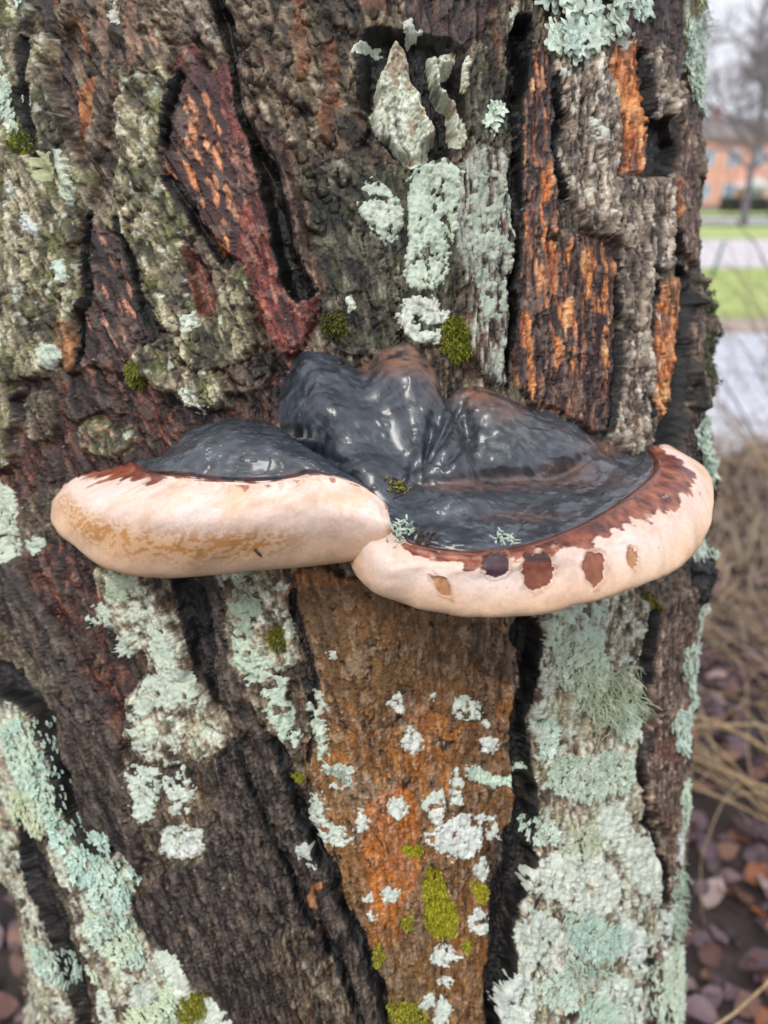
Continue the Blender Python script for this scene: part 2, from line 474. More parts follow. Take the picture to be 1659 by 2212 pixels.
plate('olive', 9.5, [(255, 240), (300, 165), (388, 175), (385, 245), (355, 305), (372, 370), (345, 400), (300, 350), (265, 290)])
plate('olive', 9, [(270, 300), (345, 400), (372, 370), (412, 440), (425, 500), (395, 530), (340, 450), (262, 450), (265, 380)])
plate('olive', 9, [(240, 470), (262, 450), (340, 450), (395, 530), (400, 590), (355, 620), (300, 570), (270, 510)])
plate('olive', 8.5, [(300, 570), (355, 620), (400, 590), (418, 650), (440, 700), (450, 720), (360, 720), (330, 690), (318, 630)])
plate('stripe', 3, [(200, 470), (240, 490), (270, 510), (300, 580), (318, 640), (330, 690), (340, 730), (290, 790), (270, 860), (190, 860), (170, 790), (190, 700), (195, 620), (200, 540)], name='inner_bark')
plate('red', 5, [(395, 150), (415, 110), (440, 170), (480, 150), (497, 170), (522, 230), (547, 300), (567, 400), (587, 500), (612, 580), (628, 640), (640, 700), (622, 770), (590, 740), (560, 640), (540, 590), (500, 560), (480, 520), (440, 470), (410, 420), (380, 370), (358, 320), (370, 270), (390, 220)], name='inner_bark')
furrow('red', -3, [(395, 530), (430, 560), (458, 610), (458, 690), (440, 690), (415, 630), (398, 570)])
plate('olive', 9.5, [(340, 730), (400, 720), (410, 800), (385, 860), (300, 830), (290, 790)])
plate('olive', 10, [(402, 718), (452, 712), (470, 640), (500, 600), (545, 600), (555, 680), (540, 760), (480, 800), (412, 790)])
plate('brown', 9, [(547, 690), (590, 740), (607, 790), (577, 835), (492, 860), (477, 802), (542, 767)])
plate('olive', 9, [(388, 862), (414, 797), (474, 804), (487, 860), (440, 908), (400, 892)])
plate('brown', 9, [(480, -60), (560, -60), (590, 80), (590, 200), (560, 230), (520, 140), (505, 60)])
plate('brown', 4, [(562, -60), (835, -60), (812, 100), (800, 250), (760, 330), (690, 370), (640, 390), (602, 320), (562, 235), (594, 200), (594, 80)])
plate('darkgreen', 2, [(640, 395), (690, 370), (760, 330), (790, 380), (800, 520), (870, 600), (860, 745), (800, 760), (720, 740), (700, 640), (682, 590), (652, 470)])
furrow('black', -8, [(466, -40), (488, 0), (505, 130), (545, 265), (590, 355), (618, 440), (640, 540), (672, 622), (690, 650), (640, 665), (614, 600), (589, 500), (569, 400), (549, 300), (524, 230), (500, 170), (480, 80)], edge=12)
plate('fiber', 13, [(500, 125), (530, 150), (565, 235), (604, 320), (644, 395), (656, 470), (686, 590), (704, 645), (672, 620), (640, 540), (620, 440), (592, 355), (547, 265)], rag=.6)
plate('red', 7, [(640, 660), (690, 640), (692, 690), (660, 740), (630, 775), (628, 720)], rag=.6)
# middle
plate('purple', 2, [(880, -60), (1075, -60), (1065, 60), (1000, 110), (960, 105), (880, 80)], name='inner_bark')
furrow('black', -9, [(770, 80), (830, 60), (960, 95), (1000, 120), (1010, 240), (985, 330), (925, 350), (890, 370), (850, 330), (800, 250), (770, 230)], edge=24, now=True)
plate('darkgreen', 4, [(780, 380), (890, 362), (985, 335), (1000, 450), (1010, 600), (965, 660), (960, 740), (860, 740), (868, 600), (800, 520)])
plate('lichenplate', 9, [(850, 85), (880, 115), (895, 165), (920, 205), (917, 240), (942, 300), (922, 312), (924, 345), (892, 372), (858, 330), (828, 300), (798, 245), (815, 220), (810, 190), (835, 130)], rag=.55, tilt=-2)
plate('lichenplate', 6, [(915, 122), (945, 112), (985, 112), (985, 148), (946, 158), (985, 225), (1004, 270), (1004, 312), (985, 318), (972, 260), (938, 190)], rag=.8)
plate('lichenplate', 8, [(1002, 122), (1018, 128), (1016, 170), (1008, 205), (998, 190)], rag=.3)
plate('darkgreen', 3, [(1015, 110), (1095, 100), (1110, 250), (1105, 330), (1010, 320), (1012, 210)])
plate('fiber', 6, [(1000, 322), (1100, 335), (1112, 450), (1100, 600), (1085, 720), (1095, 840), (1030, 790), (1020, 690), (1000, 560), (988, 450)])
furrow('black', -10, [(1095, 40), (1150, 40), (1130, 160), (1115, 260), (1120, 420), (1103, 340), (1095, 200)])
furrow('black', -7, [(1095, 330), (1120, 340), (1114, 500), (1108, 700), (1100, 840), (1085, 800), (1098, 600)], edge=8)
plate('brown', 7, [(1062, 10), (1118, -60), (1155, -60), (1142, 60), (1100, 62), (1090, 150), (1062, 130)])
# right panel
plate('stripe', 5, [(1130, 95), (1190, 140), (1197, 230), (1187, 350), (1212, 420), (1187, 520), (1120, 500), (1114, 400), (1117, 250)], name='inner_bark')
plate('grey', 8.5, [(1155, 60), (1260, 95), (1300, 150), (1325, 240), (1300, 300), (1200, 260), (1198, 230), (1190, 140)])
plate('grey', 8.5, [(1200, 262), (1300, 302), (1325, 250), (1322, 380), (1280, 430), (1270, 522), (1217, 420), (1190, 350)])
plate('purple', 7, [(1290, -60), (1452, -60), (1457, 100), (1450, 200), (1420, 102), (1330, 112)], name='inner_bark')
plate('orange', 4, [(1312, 115), (1372, 100), (1377, 230), (1397, 290), (1387, 360), (1330, 382), (1325, 250)], name='inner_bark')
plate('grey', 10, [(1378, 108), (1420, 100), (1447, 200), (1452, 265), (1390, 255), (1380, 200)])
plate('fiber', 7, [(1452, 190), (1505, 140), (1518, 280), (1502, 390), (1518, 470), (1518, 575), (1470, 565), (1440, 480), (1446, 390), (1470, 320)])
furrow('black', -8, [(1385, 258), (1440, 262), (1465, 320), (1442, 372), (1400, 388), (1385, 330)], edge=10)
plate('grey', 9, [(1280, 430), (1330, 385), (1400, 390), (1440, 378), (1442, 470), (1432, 600), (1372, 545), (1322, 522), (1275, 522)])
plate('stripe', 3.5, [(1107, 490), (1187, 522), (1270, 524), (1320, 530), (1332, 700), (1322, 870), (1300, 945), (1200, 895), (1130, 870), (1110, 700)], name='inner_bark')
plate('grey', 8.5, [(1322, 527), (1372, 548), (1422, 602), (1404, 700), (1364, 720), (1338, 690)])
plate('grey', 8, [(1338, 694), (1364, 724), (1404, 704), (1403, 850), (1400, 975), (1340, 975), (1305, 945), (1327, 800)])
plate('orange', 3, [(1426, 602), (1464, 612), (1457, 720), (1442, 860), (1412, 905), (1403, 850), (1407, 700)], name='inner_bark')
furrow('black', -10, [(1462, 565), (1484, 600), (1480, 800), (1474, 920), (1440, 985), (1400, 985), (1418, 920), (1445, 860), (1460, 720)], edge=10)
plate('slate', 4, [(1466, 610), (1482, 640), (1478, 800), (1462, 880), (1452, 860), (1462, 740)])
plate('lichenbark', 6, [(1457, -60), (1600, -60), (1570, 60), (1530, 110), (1508, 145), (1455, 190)])
plate('brown', 15, [(1500, 325), (1530, 320), (1540, 370), (1505, 380)], rag=.4)
plate('darkolive', 22, edge=70, poly=[(1478, 570), (1520, 578), (1560, 612), (1590, 660), (1602, 730), (1572, 770), (1530, 745), (1490, 740), (1480, 650)], rag=1.2)
plate('darkolive', 17, edge=50, poly=[(1484, 735), (1530, 748), (1570, 775), (1588, 810), (1580, 850), (1530, 862), (1482, 905), (1478, 800)], rag=1.2)
plate('fiber', 8, [(1490, 600), (1520, 640), (1515, 800), (1490, 850), (1482, 700)], rag=.9)
plate('purple', 6, [(1410, 985), (1470, 890), (1525, 875), (1535, 960), (1515, 1060), (1480, 1110), (1400, 1080)])
# behind the fungus
furrow('rust', -1, [(60, 830), (170, 800), (290, 800), (430, 908), (590, 838), (622, 780), (660, 745), (640, 900), (430, 980), (330, 1050), (200, 1050), (40, 1060), (20, 1200), (-140, 1200), (-140, 1080), (30, 1040)])
plate('olive', 6, [(165, 915), (285, 912), (300, 965), (220, 985), (172, 965)])
plate('brown', 6, [(60, 850), (120, 845), (130, 930), (90, 960), (60, 930)])
plate('purple', 5, [(130, 850), (250, 850), (270, 890), (160, 910)])
# below the fungus, left
furrow('rust', 2, [(40, 1180), (260, 1180), (235, 1330), (290, 1450), (275, 1560), (270, 1640), (230, 1560), (150, 1400), (60, 1290)])
plate('rust', 4, [(90, 1240), (160, 1230), (230, 1340), (250, 1440), (200, 1420), (130, 1330)])
plate('rust', 4, [(200, 1430), (255, 1450), (285, 1560), (265, 1630), (225, 1540)])
plate('slate', 10, [(-140, 1150), (30, 1180), (70, 1290), (160, 1410), (240, 1560), (200, 1560), (110, 1460), (20, 1330), (-140, 1250)])
plate('slate', 9, [(110, 1470), (200, 1565), (242, 1565), (282, 1690), (308, 1800), (312, 1900), (272, 1830), (195, 1780), (158, 1640)])
furrow('black', -9, [(-140, 1380), (30, 1430), (110, 1530), (160, 1660), (200, 1790), (265, 1830), (200, 1830), (150, 1770), (120, 1610), (60, 1510), (-140, 1440)])
plate('lichenbark', 9, [(-140, 1440), (60, 1510), (120, 1600), (155, 1770), (100, 1800), (40, 1700), (-140, 1640)])
plate('lichenbark', 9, [(100, 1803), (157, 1773), (240, 1805), (300, 1900), (300, 1990), (220, 2000), (150, 1900)])
plate('lichenbark', 9, [(150, 1903), (220, 2003), (302, 1993), (420, 2110), (505, 2190), (560, 2290), (280, 2290), (200, 2060)])
plate('lichenbark', 7, [(-140, 1650), (40, 1705), (70, 1810), (110, 1900), (60, 1950), (-140, 1900)])
plate('lichenbark', 7, [(60, 1953), (110, 1905), (160, 2050), (200, 2200), (210, 2290), (60, 2290)])
furrow('black', -5, [(40, 1700), (74, 1800), (114, 1900), (166, 2050), (206, 2200), (220, 2290), (188, 2290), (145, 2100), (104, 1980), (62, 1850)], edge=10)
plate('lichenbark', 8, [(215, 1215), (330, 1250), (395, 1370), (410, 1480), (330, 1460), (300, 1400), (225, 1340)])
plate('lichenbark', 8.5, [(290, 1490), (330, 1455), (410, 1482), (470, 1530), (482, 1640), (380, 1640), (290, 1632), (275, 1560)])
plate('brown', 8, [(280, 1640), (380, 1645), (482, 1645), (484, 1740), (440, 1780), (350, 1770), (290, 1790)])
plate('lichenbark', 5, [(350, 1780), (445, 1768), (447, 1840), (360, 1860)])
furrow('black', -7, [(370, 1230), (430, 1240), (485, 1450), (485, 1540), (440, 1490), (410, 1400)], edge=10)
plate('slate', 5, [(484, 1560), (560, 1720), (640, 1890), (690, 2010), (600, 1990), (500, 1920), (450, 1850), (450, 1780), (487, 1740)])
plate('slate', 4.5, [(300, 1925), (450, 1853), (500, 1923), (600, 1993), (610, 2120), (640, 2212), (640, 2290), (560, 2290), (420, 2100), (312, 2000)])
plate('brown', 6, [(605, 1998), (690, 2018), (700, 2100), (640, 2160), (612, 2120)])
plate('brown', 6, [(645, 2165), (703, 2105), (740, 2080), (800, 2290), (650, 2290)])
plate('slate', 7.5, [(425, 1230), (490, 1230), (530, 1470), (570, 1560), (530, 1600), (490, 1560), (480, 1440)])
plate('slate', 7.5, [(532, 1603), (572, 1563), (610, 1620), (655, 1740), (600, 1790), (560, 1720)])
plate('slate', 8, [(603, 1793), (657, 1743), (722, 1880), (780, 2040), (850, 2212), (870, 2290), (805, 2290), (742, 2060), (655, 1910)])
plate('lichenbark', 6.5, [(492, 1215), (640, 1215), (640, 1330), (620, 1440), (530, 1465), (497, 1350)])
plate('brown', 6.5, [(532, 1468), (622, 1443), (640, 1560), (655, 1650), (612, 1612), (572, 1555)])
plate('orangebrown', 4, [(642, 1215), (860, 1280), (880, 1420), (860, 1560), (760, 1580), (690, 1560), (690, 1450), (645, 1330)])
plate('orangebrown', 4.5, [(862, 1285), (1090, 1310), (1100, 1500), (1090, 1600), (960, 1600), (862, 1562), (884, 1420)])
plate('orangebrown', 3.5, [(660, 1570), (760, 1583), (860, 1565), (960, 1603), (950, 1760), (930, 1880), (780, 1850), (720, 1850), (670, 1680)])
plate('orangebrown', 4, [(962, 1603), (1092, 1603), (1100, 1750), (1060, 1850), (1050, 2000), (960, 1960), (932, 1880), (953, 1760)])
plate('orangebrown', 3.5, [(722, 1853), (780, 1853), (930, 1883), (958, 1962), (930, 2060), (820, 2060), (770, 1990)])
plate('orangebrown', 4, [(772, 1995), (820, 2063), (930, 2063), (960, 1966), (1050, 2003), (1040, 2120), (1060, 2290), (860, 2290), (830, 2130)])
plate('fiber', 7, [(1000, 1360), (1060, 1340), (1110, 1400), (1115, 1480), (1070, 1460), (1030, 1430)], rag=.6)
furrow('black', -10, [(1100, 1330), (1165, 1340), (1150, 1480), (1130, 1640), (1150, 1720), (1140, 1880), (1100, 1980), (1110, 2060), (1080, 2150), (1075, 2290), (1040, 2290), (1050, 2100), (1062, 1960), (1080, 1850), (1105, 1750), (1095, 1600), (1110, 1480)], edge=10)
plate('slate', 3, [(1062, 1800), (1090, 1810), (1100, 1900), (1075, 2000), (1080, 2090), (1050, 2070), (1062, 1960), (1050, 1880)])
plate('lichenbark', 7, [(1165, 1270), (1390, 1270), (1380, 1430), (1375, 1560), (1280, 1590), (1150, 1560), (1155, 1440)])
plate('lichenbark', 8, [(1135, 1640), (1150, 1563), (1280, 1593), (1375, 1563), (1355, 1700), (1380, 1760), (1280, 1820), (1150, 1800)])
plate('lichenbark', 8.5, [(1150, 1803), (1280, 1823), (1382, 1763), (1428, 1880), (1424, 1950), (1400, 2060), (1260, 2080), (1105, 2020), (1120, 1920)])
plate('lichenbark', 7.5, [(1105, 2023), (1260, 2083), (1400, 2063), (1390, 2290), (1078, 2290), (1085, 2150)])
furrow('black', -5, [(1385, 1300), (1408, 1320), (1385, 1480), (1375, 1600), (1372, 1700), (1436, 1880), (1432, 1960), (1405, 2100), (1400, 2290), (1385, 2290), (1392, 2100), (1415, 1950), (1405, 1860), (1352, 1690), (1362, 1600)], edge=8)
plate('fiber', 9, [(1395, 1290), (1500, 1260), (1492, 1480), (1460, 1560), (1385, 1540), (1388, 1420)])
plate('fiber', 9, [(1383, 1545), (1458, 1565), (1462, 1660), (1458, 1800), (1420, 1800), (1370, 1680)])
plate('fiber', 8, [(1422, 1804), (1457, 1804), (1445, 1960), (1418, 2120), (1410, 2290), (1400, 2290), (1412, 2100), (1436, 1960)])
plate('black', 17, edge=40, poly= [(1482, 1195), (1545, 1185), (1560, 1240), (1556, 1290), (1525, 1320), (1482, 1325)], rag=.7)
plate('lichenbark', 6, [(1495, 1330), (1530, 1340), (1540, 2290), (1425, 2290), (1455, 2000), (1472, 1700), (1480, 1600), (1502, 1480)])
for q in ([(196, 455), (212, 470), (205, 560), (196, 680), (182, 790), (172, 785), (184, 680), (192, 560)],
          [(262, 455), (278, 520), (305, 590), (325, 660), (345, 735), (335, 740), (312, 670), (290, 600), (262, 520)],
          [(388, 165), (398, 180), (384, 250), (366, 320), (352, 312), (372, 240)], [(368, 375), (415, 440), (450, 500), (500, 570), (492, 582), (440, 520), (404, 455), (362, 385)],
          [(1190, 150), (1204, 240), (1196, 350), (1222, 430), (1210, 436), (1184, 355), (1190, 240)], [(1376, 105), (1390, 200), (1398, 255), (1386, 260), (1378, 200), (1368, 110)],
          [(1320, 530), (1338, 690), (1330, 800), (1312, 930), (1304, 925), (1320, 800), (1326, 690)], [(1400, 600), (1418, 615), (1410, 720), (1408, 860), (1402, 960), (1392, 955), (1398, 850), (1400, 700)],
          [(1440, 380), (1452, 400), (1448, 480), (1470, 560), (1462, 570), (1436, 485)], [(60, 90), (74, 95), (70, 200), (84, 300), (115, 380), (105, 388), (70, 310), (56, 200)],
          [(640, 1260), (652, 1330), (690, 1450), (684, 1560), (672, 1640), (664, 1640), (676, 1560), (680, 1450), (638, 1340)], [(570, 1560), (615, 1620), (660, 1740), (726, 1880), (790, 2040), (850, 2200), (838, 2205), (775, 2045), (712, 1885), (645, 1745), (600, 1628)],
          [(484, 1560), (560, 1722), (640, 1890), (690, 2010), (745, 2080), (800, 2220), (788, 2225), (730, 2090), (680, 2018), (630, 1895), (550, 1728)]):
    furrow('black', -4, q, edge=8, rag=.6)
for (c_, h_, q, ed, rg_) in DEFER: furrow(c_, h_, q, ed, rg_, now=True)
NPL = len(PLATES)

# loose flakes and scales on the plates
rng = np.random.RandomState(8)
def flake_field(poly, n, L0, L1, asp, cls=None, h=(1.0, 2.4), ang=None, name='bark_flake'):
    P = poly_st(poly); made = 0; tries = 0
    while made < n and tries < n * 12:
        tries += 1
        x = rng.uniform(P[:, 0].min(), P[:, 0].max()); y = rng.uniform(P[:, 1].min(), P[:, 1].max())
        if poly_sdf(P, np.array([x]), np.array([y]))[0][0] < 4: continue
        c = min(max(np.searchsorted(S1, x), 1), NC - 1); r = min(max(np.searchsorted(tp, y), 1), NR - 1)
        if CLS[r, c] == CL['black']: continue
        a = math.atan(SLOPE[r, c]) + rng.normal(0, 0.22)
        Ln = rng.uniform(L0, L1); Wd = Ln / rng.uniform(*asp)
        m = 9; pts = []
        for i in range(m):
            q = 2 * math.pi * i / m + rng.uniform(-.25, .25); rr = rng.uniform(.72, 1.15)
            u, v = Wd * .5 * math.cos(q) * rr, Ln * .5 * math.sin(q) * rr
            pts.append((x + u * math.cos(a) + v * math.sin(a), y - u * math.sin(a) + v * math.cos(a)))
        hh = rng.uniform(*h)
        plate(cls if (cls is None or isinstance(cls, str)) else cls[rng.randint(len(cls))], hh, np.array(pts), own='flake', edge=4.0, rag=.45, over=3.0, tilt=rng.uniform(-.5, .9) * hh, st=True, name=name)
        made += 1
flake_field([(500, -20), (830, -20), (800, 250), (760, 330), (700, 640), (640, 420), (560, 230)], 46, 22, 62, (1.3, 2.4), None, (1.0, 2.6))
flake_field([(-20, 0), (80, 0), (180, 380), (190, 780), (40, 900), (-20, 900)], 34, 24, 70, (1.2, 2.2), None, (1.0, 2.8))
flake_field([(130, 0), (400, 0), (400, 120), (300, 560), (250, 460), (205, 330)], 22, 24, 66, (1.6, 3.0), None, (1.0, 2.4))
flake_field([(290, 560), (440, 690), (600, 740), (580, 830), (430, 890), (300, 830)], 22, 22, 56, (1.1, 2.0), None, (1.0, 2.6))
flake_field([(1130, 100), (1450, 30), (1500, 560), (1440, 900), (1130, 840)], 60, 22, 80, (2.0, 4.0), None, (.9, 2.4))
flake_field([(1000, 340), (1100, 350), (1090, 760), (1030, 700)], 16, 24, 70, (2.4, 4.5), None, (.8, 1.8))
flake_field([(660, 1290), (1085, 1330), (1090, 1800), (1040, 2200), (860, 2200), (740, 1900)], 34, 20, 62, (1.1, 2.2), ('orangebrown', 'orangebrown', 'brown', None), (.5, 1.5))
flake_field([(300, 1930), (500, 1620), (640, 1890), (840, 2200), (560, 2200)], 22, 26, 90, (2.2, 4.5), None, (.6, 1.6))
flake_field([(60, 1240), (230, 1260), (280, 1640), (100, 1480), (-20, 1250)], 16, 22, 50, (1.3, 2.6), None, (.8, 2.0))
flake_field([(1400, 1330), (1490, 1330), (1450, 1900), (1400, 1700)], 14, 30, 90, (2.5, 5), None, (.8, 2.0))
print('plates', NPL, 'with flakes', len(PLATES))

# ---- fine relief by kind, in millimetres
def msk(*n):
    m = np.zeros(TH.shape, np.float32)
    for q in n: m = np.maximum(m, (CLS == CL[q]))
    return m
RIDGE = fbm(SU / 38.0, TP / 190.0, 3, 931)
HH += 2.0 * (RIDGE - .5)
def terr(x, n, w_=.13):
    t = x * n; f_ = np.floor(t); return (f_ + sstep(.5 - w_, .5 + w_, t - f_)) / n
T1 = fbm(SU / 40.0, TP / 165.0, 5, 1001, .55); TL = terr(T1, 13.0); T2 = fbm(SU / 13.0 + 5, TP / 66.0, 4, 1011, .55)
flat = np.maximum(msk('red', 'stripe', 'purple', 'orange', 'orangebrown'), .7 * msk('slate'))
HH += (1 - .75 * flat) * (8.0 * (TL - .5) + 3.2 * (terr(T2, 9.0, .16) - .5))
cr1 = fbm((SU + 8 * (NS - .5)) / 24.0, TP / 150.0, 3, 941); CRA = sstep(.020, .004, np.abs(cr1 - .5)) * sstep(.42, .58, NM)
HH -= 2.4 * CRA
tear = sstep(.55, .60, fbm(SU / 15.0, TP / 32.0, 4, 951, .6)); HH += 1.0 * tear
# noise that also changes across the steep sides of plates
UU = SU + 4.4 * HH; UT = TP - 3.0 * HH
NF = fbm(SU / 6.0, TP / 52.0, 4, 11, 0.65); NS = fbm(SU / 6.0, TP / 20.0, 4, 31, 0.62); NG = vn(SS / 2.9, TP / 3.6, 61); NF2 = .5 * NF2 + .5 * fbm(SU / 15.0 + 40, TP / 80.0, 4, 24, .6)
NW = fbm((SS + 4.4 * HH) / 8.0, (TP - 3.1 * HH) / 9.0, 4, 37, .6)
scaly = msk('olive', 'brown', 'grey', 'base', 'darkolive', 'lichenbark', 'darkgreen')
fib = msk('fiber', 'grey', 'stripe', 'red', 'orange', 'rust', 'purple')
smo = msk('slate', 'orangebrown')
HH += scaly * (1.1 * (CRK - .8) + .6 * (NS - .5) + 1.0 * (NF - .5) + .7 * (WC - .5))
HH += fib * (1 - .45 * flat) * (2.2 * (NF - .5) + 1.4 * (NF2 - .5) + .6 * (NS - .5))
HH += smo * (.5 * (NF - .5) + .3 * (NS - .5) + .5 * (CRK - .8) - 5.0 * (TL - .5))
HH += msk('lichenplate') * (1.6 * (NS - .5) + 1.0 * (NG - .5))
HH += msk('black') * (2.4 * (NS - .5) + 2 * (NF - .5))
HH += 0.5 * (NG - .5)
# ragged splinters that stand up
spl = sstep(.62, .78, fbm(SU / 10.0 + 7, TP / 95.0, 3, 141, .6)); HH += (scaly * .8 + fib * 1.6 + smo * .25) * spl * 1.1

# ---- colour by kind
def ramp(x, cols, pos):
    cols = np.array([srgb(*c) for c in cols]); out = np.empty(x.shape + (3,), np.float32)
    for i in range(3): out[..., i] = np.interp(x, pos, cols[:, i])
    return out
COLR = np.zeros(TH.shape + (3,), np.float32); RGH = np.full(TH.shape, 0.6, np.float32)
def paint(n, c, r=None):
    m = CLS == CL[n]; COLR[m] = c[m]
    if r is not None: RGH[m] = (r[m] if hasattr(r, 'shape') else r)
NFs = np.clip((NF - .5) * 2.0 + .5, 0, 1); NSs = np.clip((NS - .5) * 1.7 + .5, 0, 1); NMs = np.clip((NM - .5) * 1.9 + .5, 0, 1)
NF2s = np.clip((NF2 - .5) * 2 + .5, 0, 1); mix = np.clip((.38 * NFs + .28 * NSs + .42 * NMs - .54) * 1.3 + .47, 0, 1)
def over(c, m, rgb): 
    a = np.clip(m, 0, 1)[..., None]; return c * (1 - a) + srgb(*rgb).astype(np.float32) * a
p5 = [0.1, .32, .5, .68, .9]
oli = ramp(mix, [(46, 41, 31), (84, 78, 57), (118, 110, 82), (150, 142, 112), (194, 188, 164)], p5)
oli = over(oli, sstep(.50, .70, fbm(SS / 30., TP / 30., 4, 151)) * .65, (98, 104, 50))
oli = over(oli, sstep(.66, .74, fbm(SS / 16., TP / 20., 4, 161)) * .75, (176, 184, 166))
oli = over(oli, (1 - CRK) * .6, (40, 34, 30))
paint('olive', oli, .62)
gry = ramp(mix, [(52, 44, 40), (98, 86, 74), (134, 120, 104), (164, 150, 132), (196, 186, 170)], p5)
gry = over(gry, sstep(.56, .7, NF2) * .55, (128, 84, 52)); gry = over(gry, (1 - CRK) * .5, (40, 32, 30))
gry = over(gry, sstep(.68, .76, fbm(SS / 14., TP / 22., 4, 171)) * .7, (190, 194, 180))
gry = over(gry, sstep(.60, .72, fbm(SS / 40., TP / 60., 3, 176)) * .6, (56, 54, 52))
paint('grey', gry, .58)
brn = ramp(mix, [(44, 35, 29), (80, 66, 50), (114, 98, 76), (146, 130, 106), (188, 174, 152)], p5)
brn = over(brn, sstep(.57, .72, NF2) * .6, (150, 92, 54)); brn = over(brn, sstep(.58, .75, NM) * .45, (76, 80, 46)); brn = over(brn, (1 - CRK) * .55, (38, 30, 28))
paint('brown', brn, .6)
paint('base', brn, .6)
drk = ramp(mix, [(36, 34, 30), (64, 62, 50), (92, 88, 70), (118, 114, 94), (150, 148, 126)], p5)
drk = over(drk, sstep(.55, .7, fbm(SS / 26., TP / 34., 4, 181)) * .6, (84, 92, 46)); drk = over(drk, (1 - CRK) * .5, (30, 28, 24))
paint('darkgreen', drk, .62); paint('darkolive', drk, .65)
pur = ramp(NFs * .6 + NSs * .4, [(40, 28, 32), (60, 42, 44), (78, 56, 54), (100, 72, 64), (130, 92, 76)], p5)
paint('purple', pur, .45)
stk = sstep(.56, .66, NF2 * .7 + NF * .3)
stk2 = sstep(.60, .66, fbm(SU / 11.0 + 3, TP / 60.0, 4, 191, .6))
stx = stk * .9 * sstep(.3, .5, NS + .12)
ora = ramp(mix, [(110, 58, 32), (158, 86, 44), (190, 116, 62), (208, 140, 84), (226, 172, 122)], p5)
stp = pur * (1 - stx[..., None]) + ora * stx[..., None]
stp = over(stp, stk2 * .5, (178, 126, 96))
rightside = sstep(0, 200, SS)[..., None]
stl = over(pur * .8, stx * .35, (120, 74, 62)); stl = over(stl, stk2 * .25, (150, 108, 90))
stp = stl * (1 - rightside) + stp * rightside
paint('stripe', stp, .48)
red = ramp(NFs * .5 + NSs * .5, [(54, 24, 23), (84, 36, 33), (110, 48, 42), (134, 64, 54), (164, 92, 76)], p5)
_, rv = px_to_st(500, 300); ru = SU - 0.0
rleft = sstep(40, -60, SS - (SLOPE * (TP + 760) - 330))         # the left half is darker and streaked with orange
red = red * (1 - .55 * rleft[..., None]) + pur * .55 * rleft[..., None]
red = over(red, rleft * stx * .9, (196, 122, 78)); red = over(red, stk2 * .35, (186, 122, 96))
paint('red', red, .5)
orr = over(ora, stk2 * .7, (72, 44, 36)); orr = over(orr, sstep(.6, .7, NM) * .6, (92, 56, 40))
paint('orange', orr, .6)
fbr = ramp(NFs * .7 + NSs * .3, [(42, 32, 30), (80, 62, 54), (112, 90, 76), (142, 118, 100), (186, 166, 146)], p5)
fbr = over(fbr, stx * .5, (140, 78, 56))
fl = sstep(-60, 200, SS) * sstep(500, 300, SS) * sstep(-150, -250, TP)  # the middle strip carries a grey crust in its grain
fbr = over(fbr, fl * sstep(.42, .56, NF * .6 + NM * .4) * .8, (176, 186, 172))
paint('fiber', fbr, .58)
obr = ramp(np.clip(.5 + (mix - .5) * .75, 0, 1), [(74, 50, 30), (112, 76, 40), (140, 94, 46), (160, 112, 58), (186, 142, 92)], p5)
obr = over(obr, sstep(.42, .60, fbm(SS / 120., TP / 160., 3, 981)) * .6, (166, 100, 34)); obr = over(obr, sstep(.52, .68, NM) * .6, (84, 66, 54)); obr = over(obr, sstep(.55, .7, fbm(SS / 60., TP / 60., 4, 985)) * .6, (120, 104, 84))
obr = over(obr, sstep(.74, .80, fbm(SS / 6., TP / 6., 2, 201)) * .4, (190, 168, 136)); obr = over(obr, (1 - CRK) * .35, (70, 44, 28))
paint('orangebrown', obr, .42)
slt = ramp(NFs * .55 + NSs * .3 + NMs * .15, [(38, 31, 29), (62, 52, 47), (84, 71, 63), (108, 93, 82), (150, 132, 118)], p5)
slt = over(slt, sstep(.6, .74, NF2) * .4, (110, 72, 58)); slt = over(slt, sstep(.6, .75, NM) * .3, (84, 78, 84)); slt = over(slt, sstep(.54, .66, fbm(SU / 30., TP / 70., 4, 991)) * .55, (46, 36, 34)); slt = over(slt, sstep(.60, .68, fbm(SU / 12., TP / 40., 4, 993)) * .5, (146, 126, 108))
paint('slate', slt, .48)
rst = ramp(NSs * .6 + NFs * .4, [(30, 19, 18), (58, 31, 27), (88, 46, 36), (120, 68, 50), (166, 108, 80)], p5)
rst = over(rst, sstep(.5, .62, NM) * .6, (44, 30, 32)); rst = over(rst, sstep(.58, .68, NL) * .4, (70, 50, 56))
paint('rust', rst, .55)
lbk = ramp(mix, [(56, 46, 38), (92, 78, 62), (122, 108, 88), (148, 136, 114), (186, 178, 160)], p5)
lbk = over(lbk, sstep(.44, .57, fbm(SS / 18., TP / 22., 5, 211, .62) + .25 * (NL - .5)) * .8, (182, 190, 172)); lbk = over(lbk, sstep(.6, .72, NM) * .5, (104, 108, 56)); lbk = over(lbk, (1 - CRK) * .5, (48, 40, 32))
paint('lichenbark', lbk, .68)
lpl = ramp(NSs * .7 + NG * .3, [(150, 152, 130), (184, 190, 166), (204, 210, 186), (216, 222, 202), (226, 230, 214)], p5)
lpl = over(lpl, sstep(.56, .66, fbm(SS / 22., TP / 30., 4, 221)) * .6, (148, 112, 84))
paint('lichenplate', lpl, .75)
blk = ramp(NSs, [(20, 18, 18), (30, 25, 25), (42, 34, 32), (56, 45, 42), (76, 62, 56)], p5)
paint('black', blk, .5)  # dark wet bark; in furrows their shade is painted in too, walls included
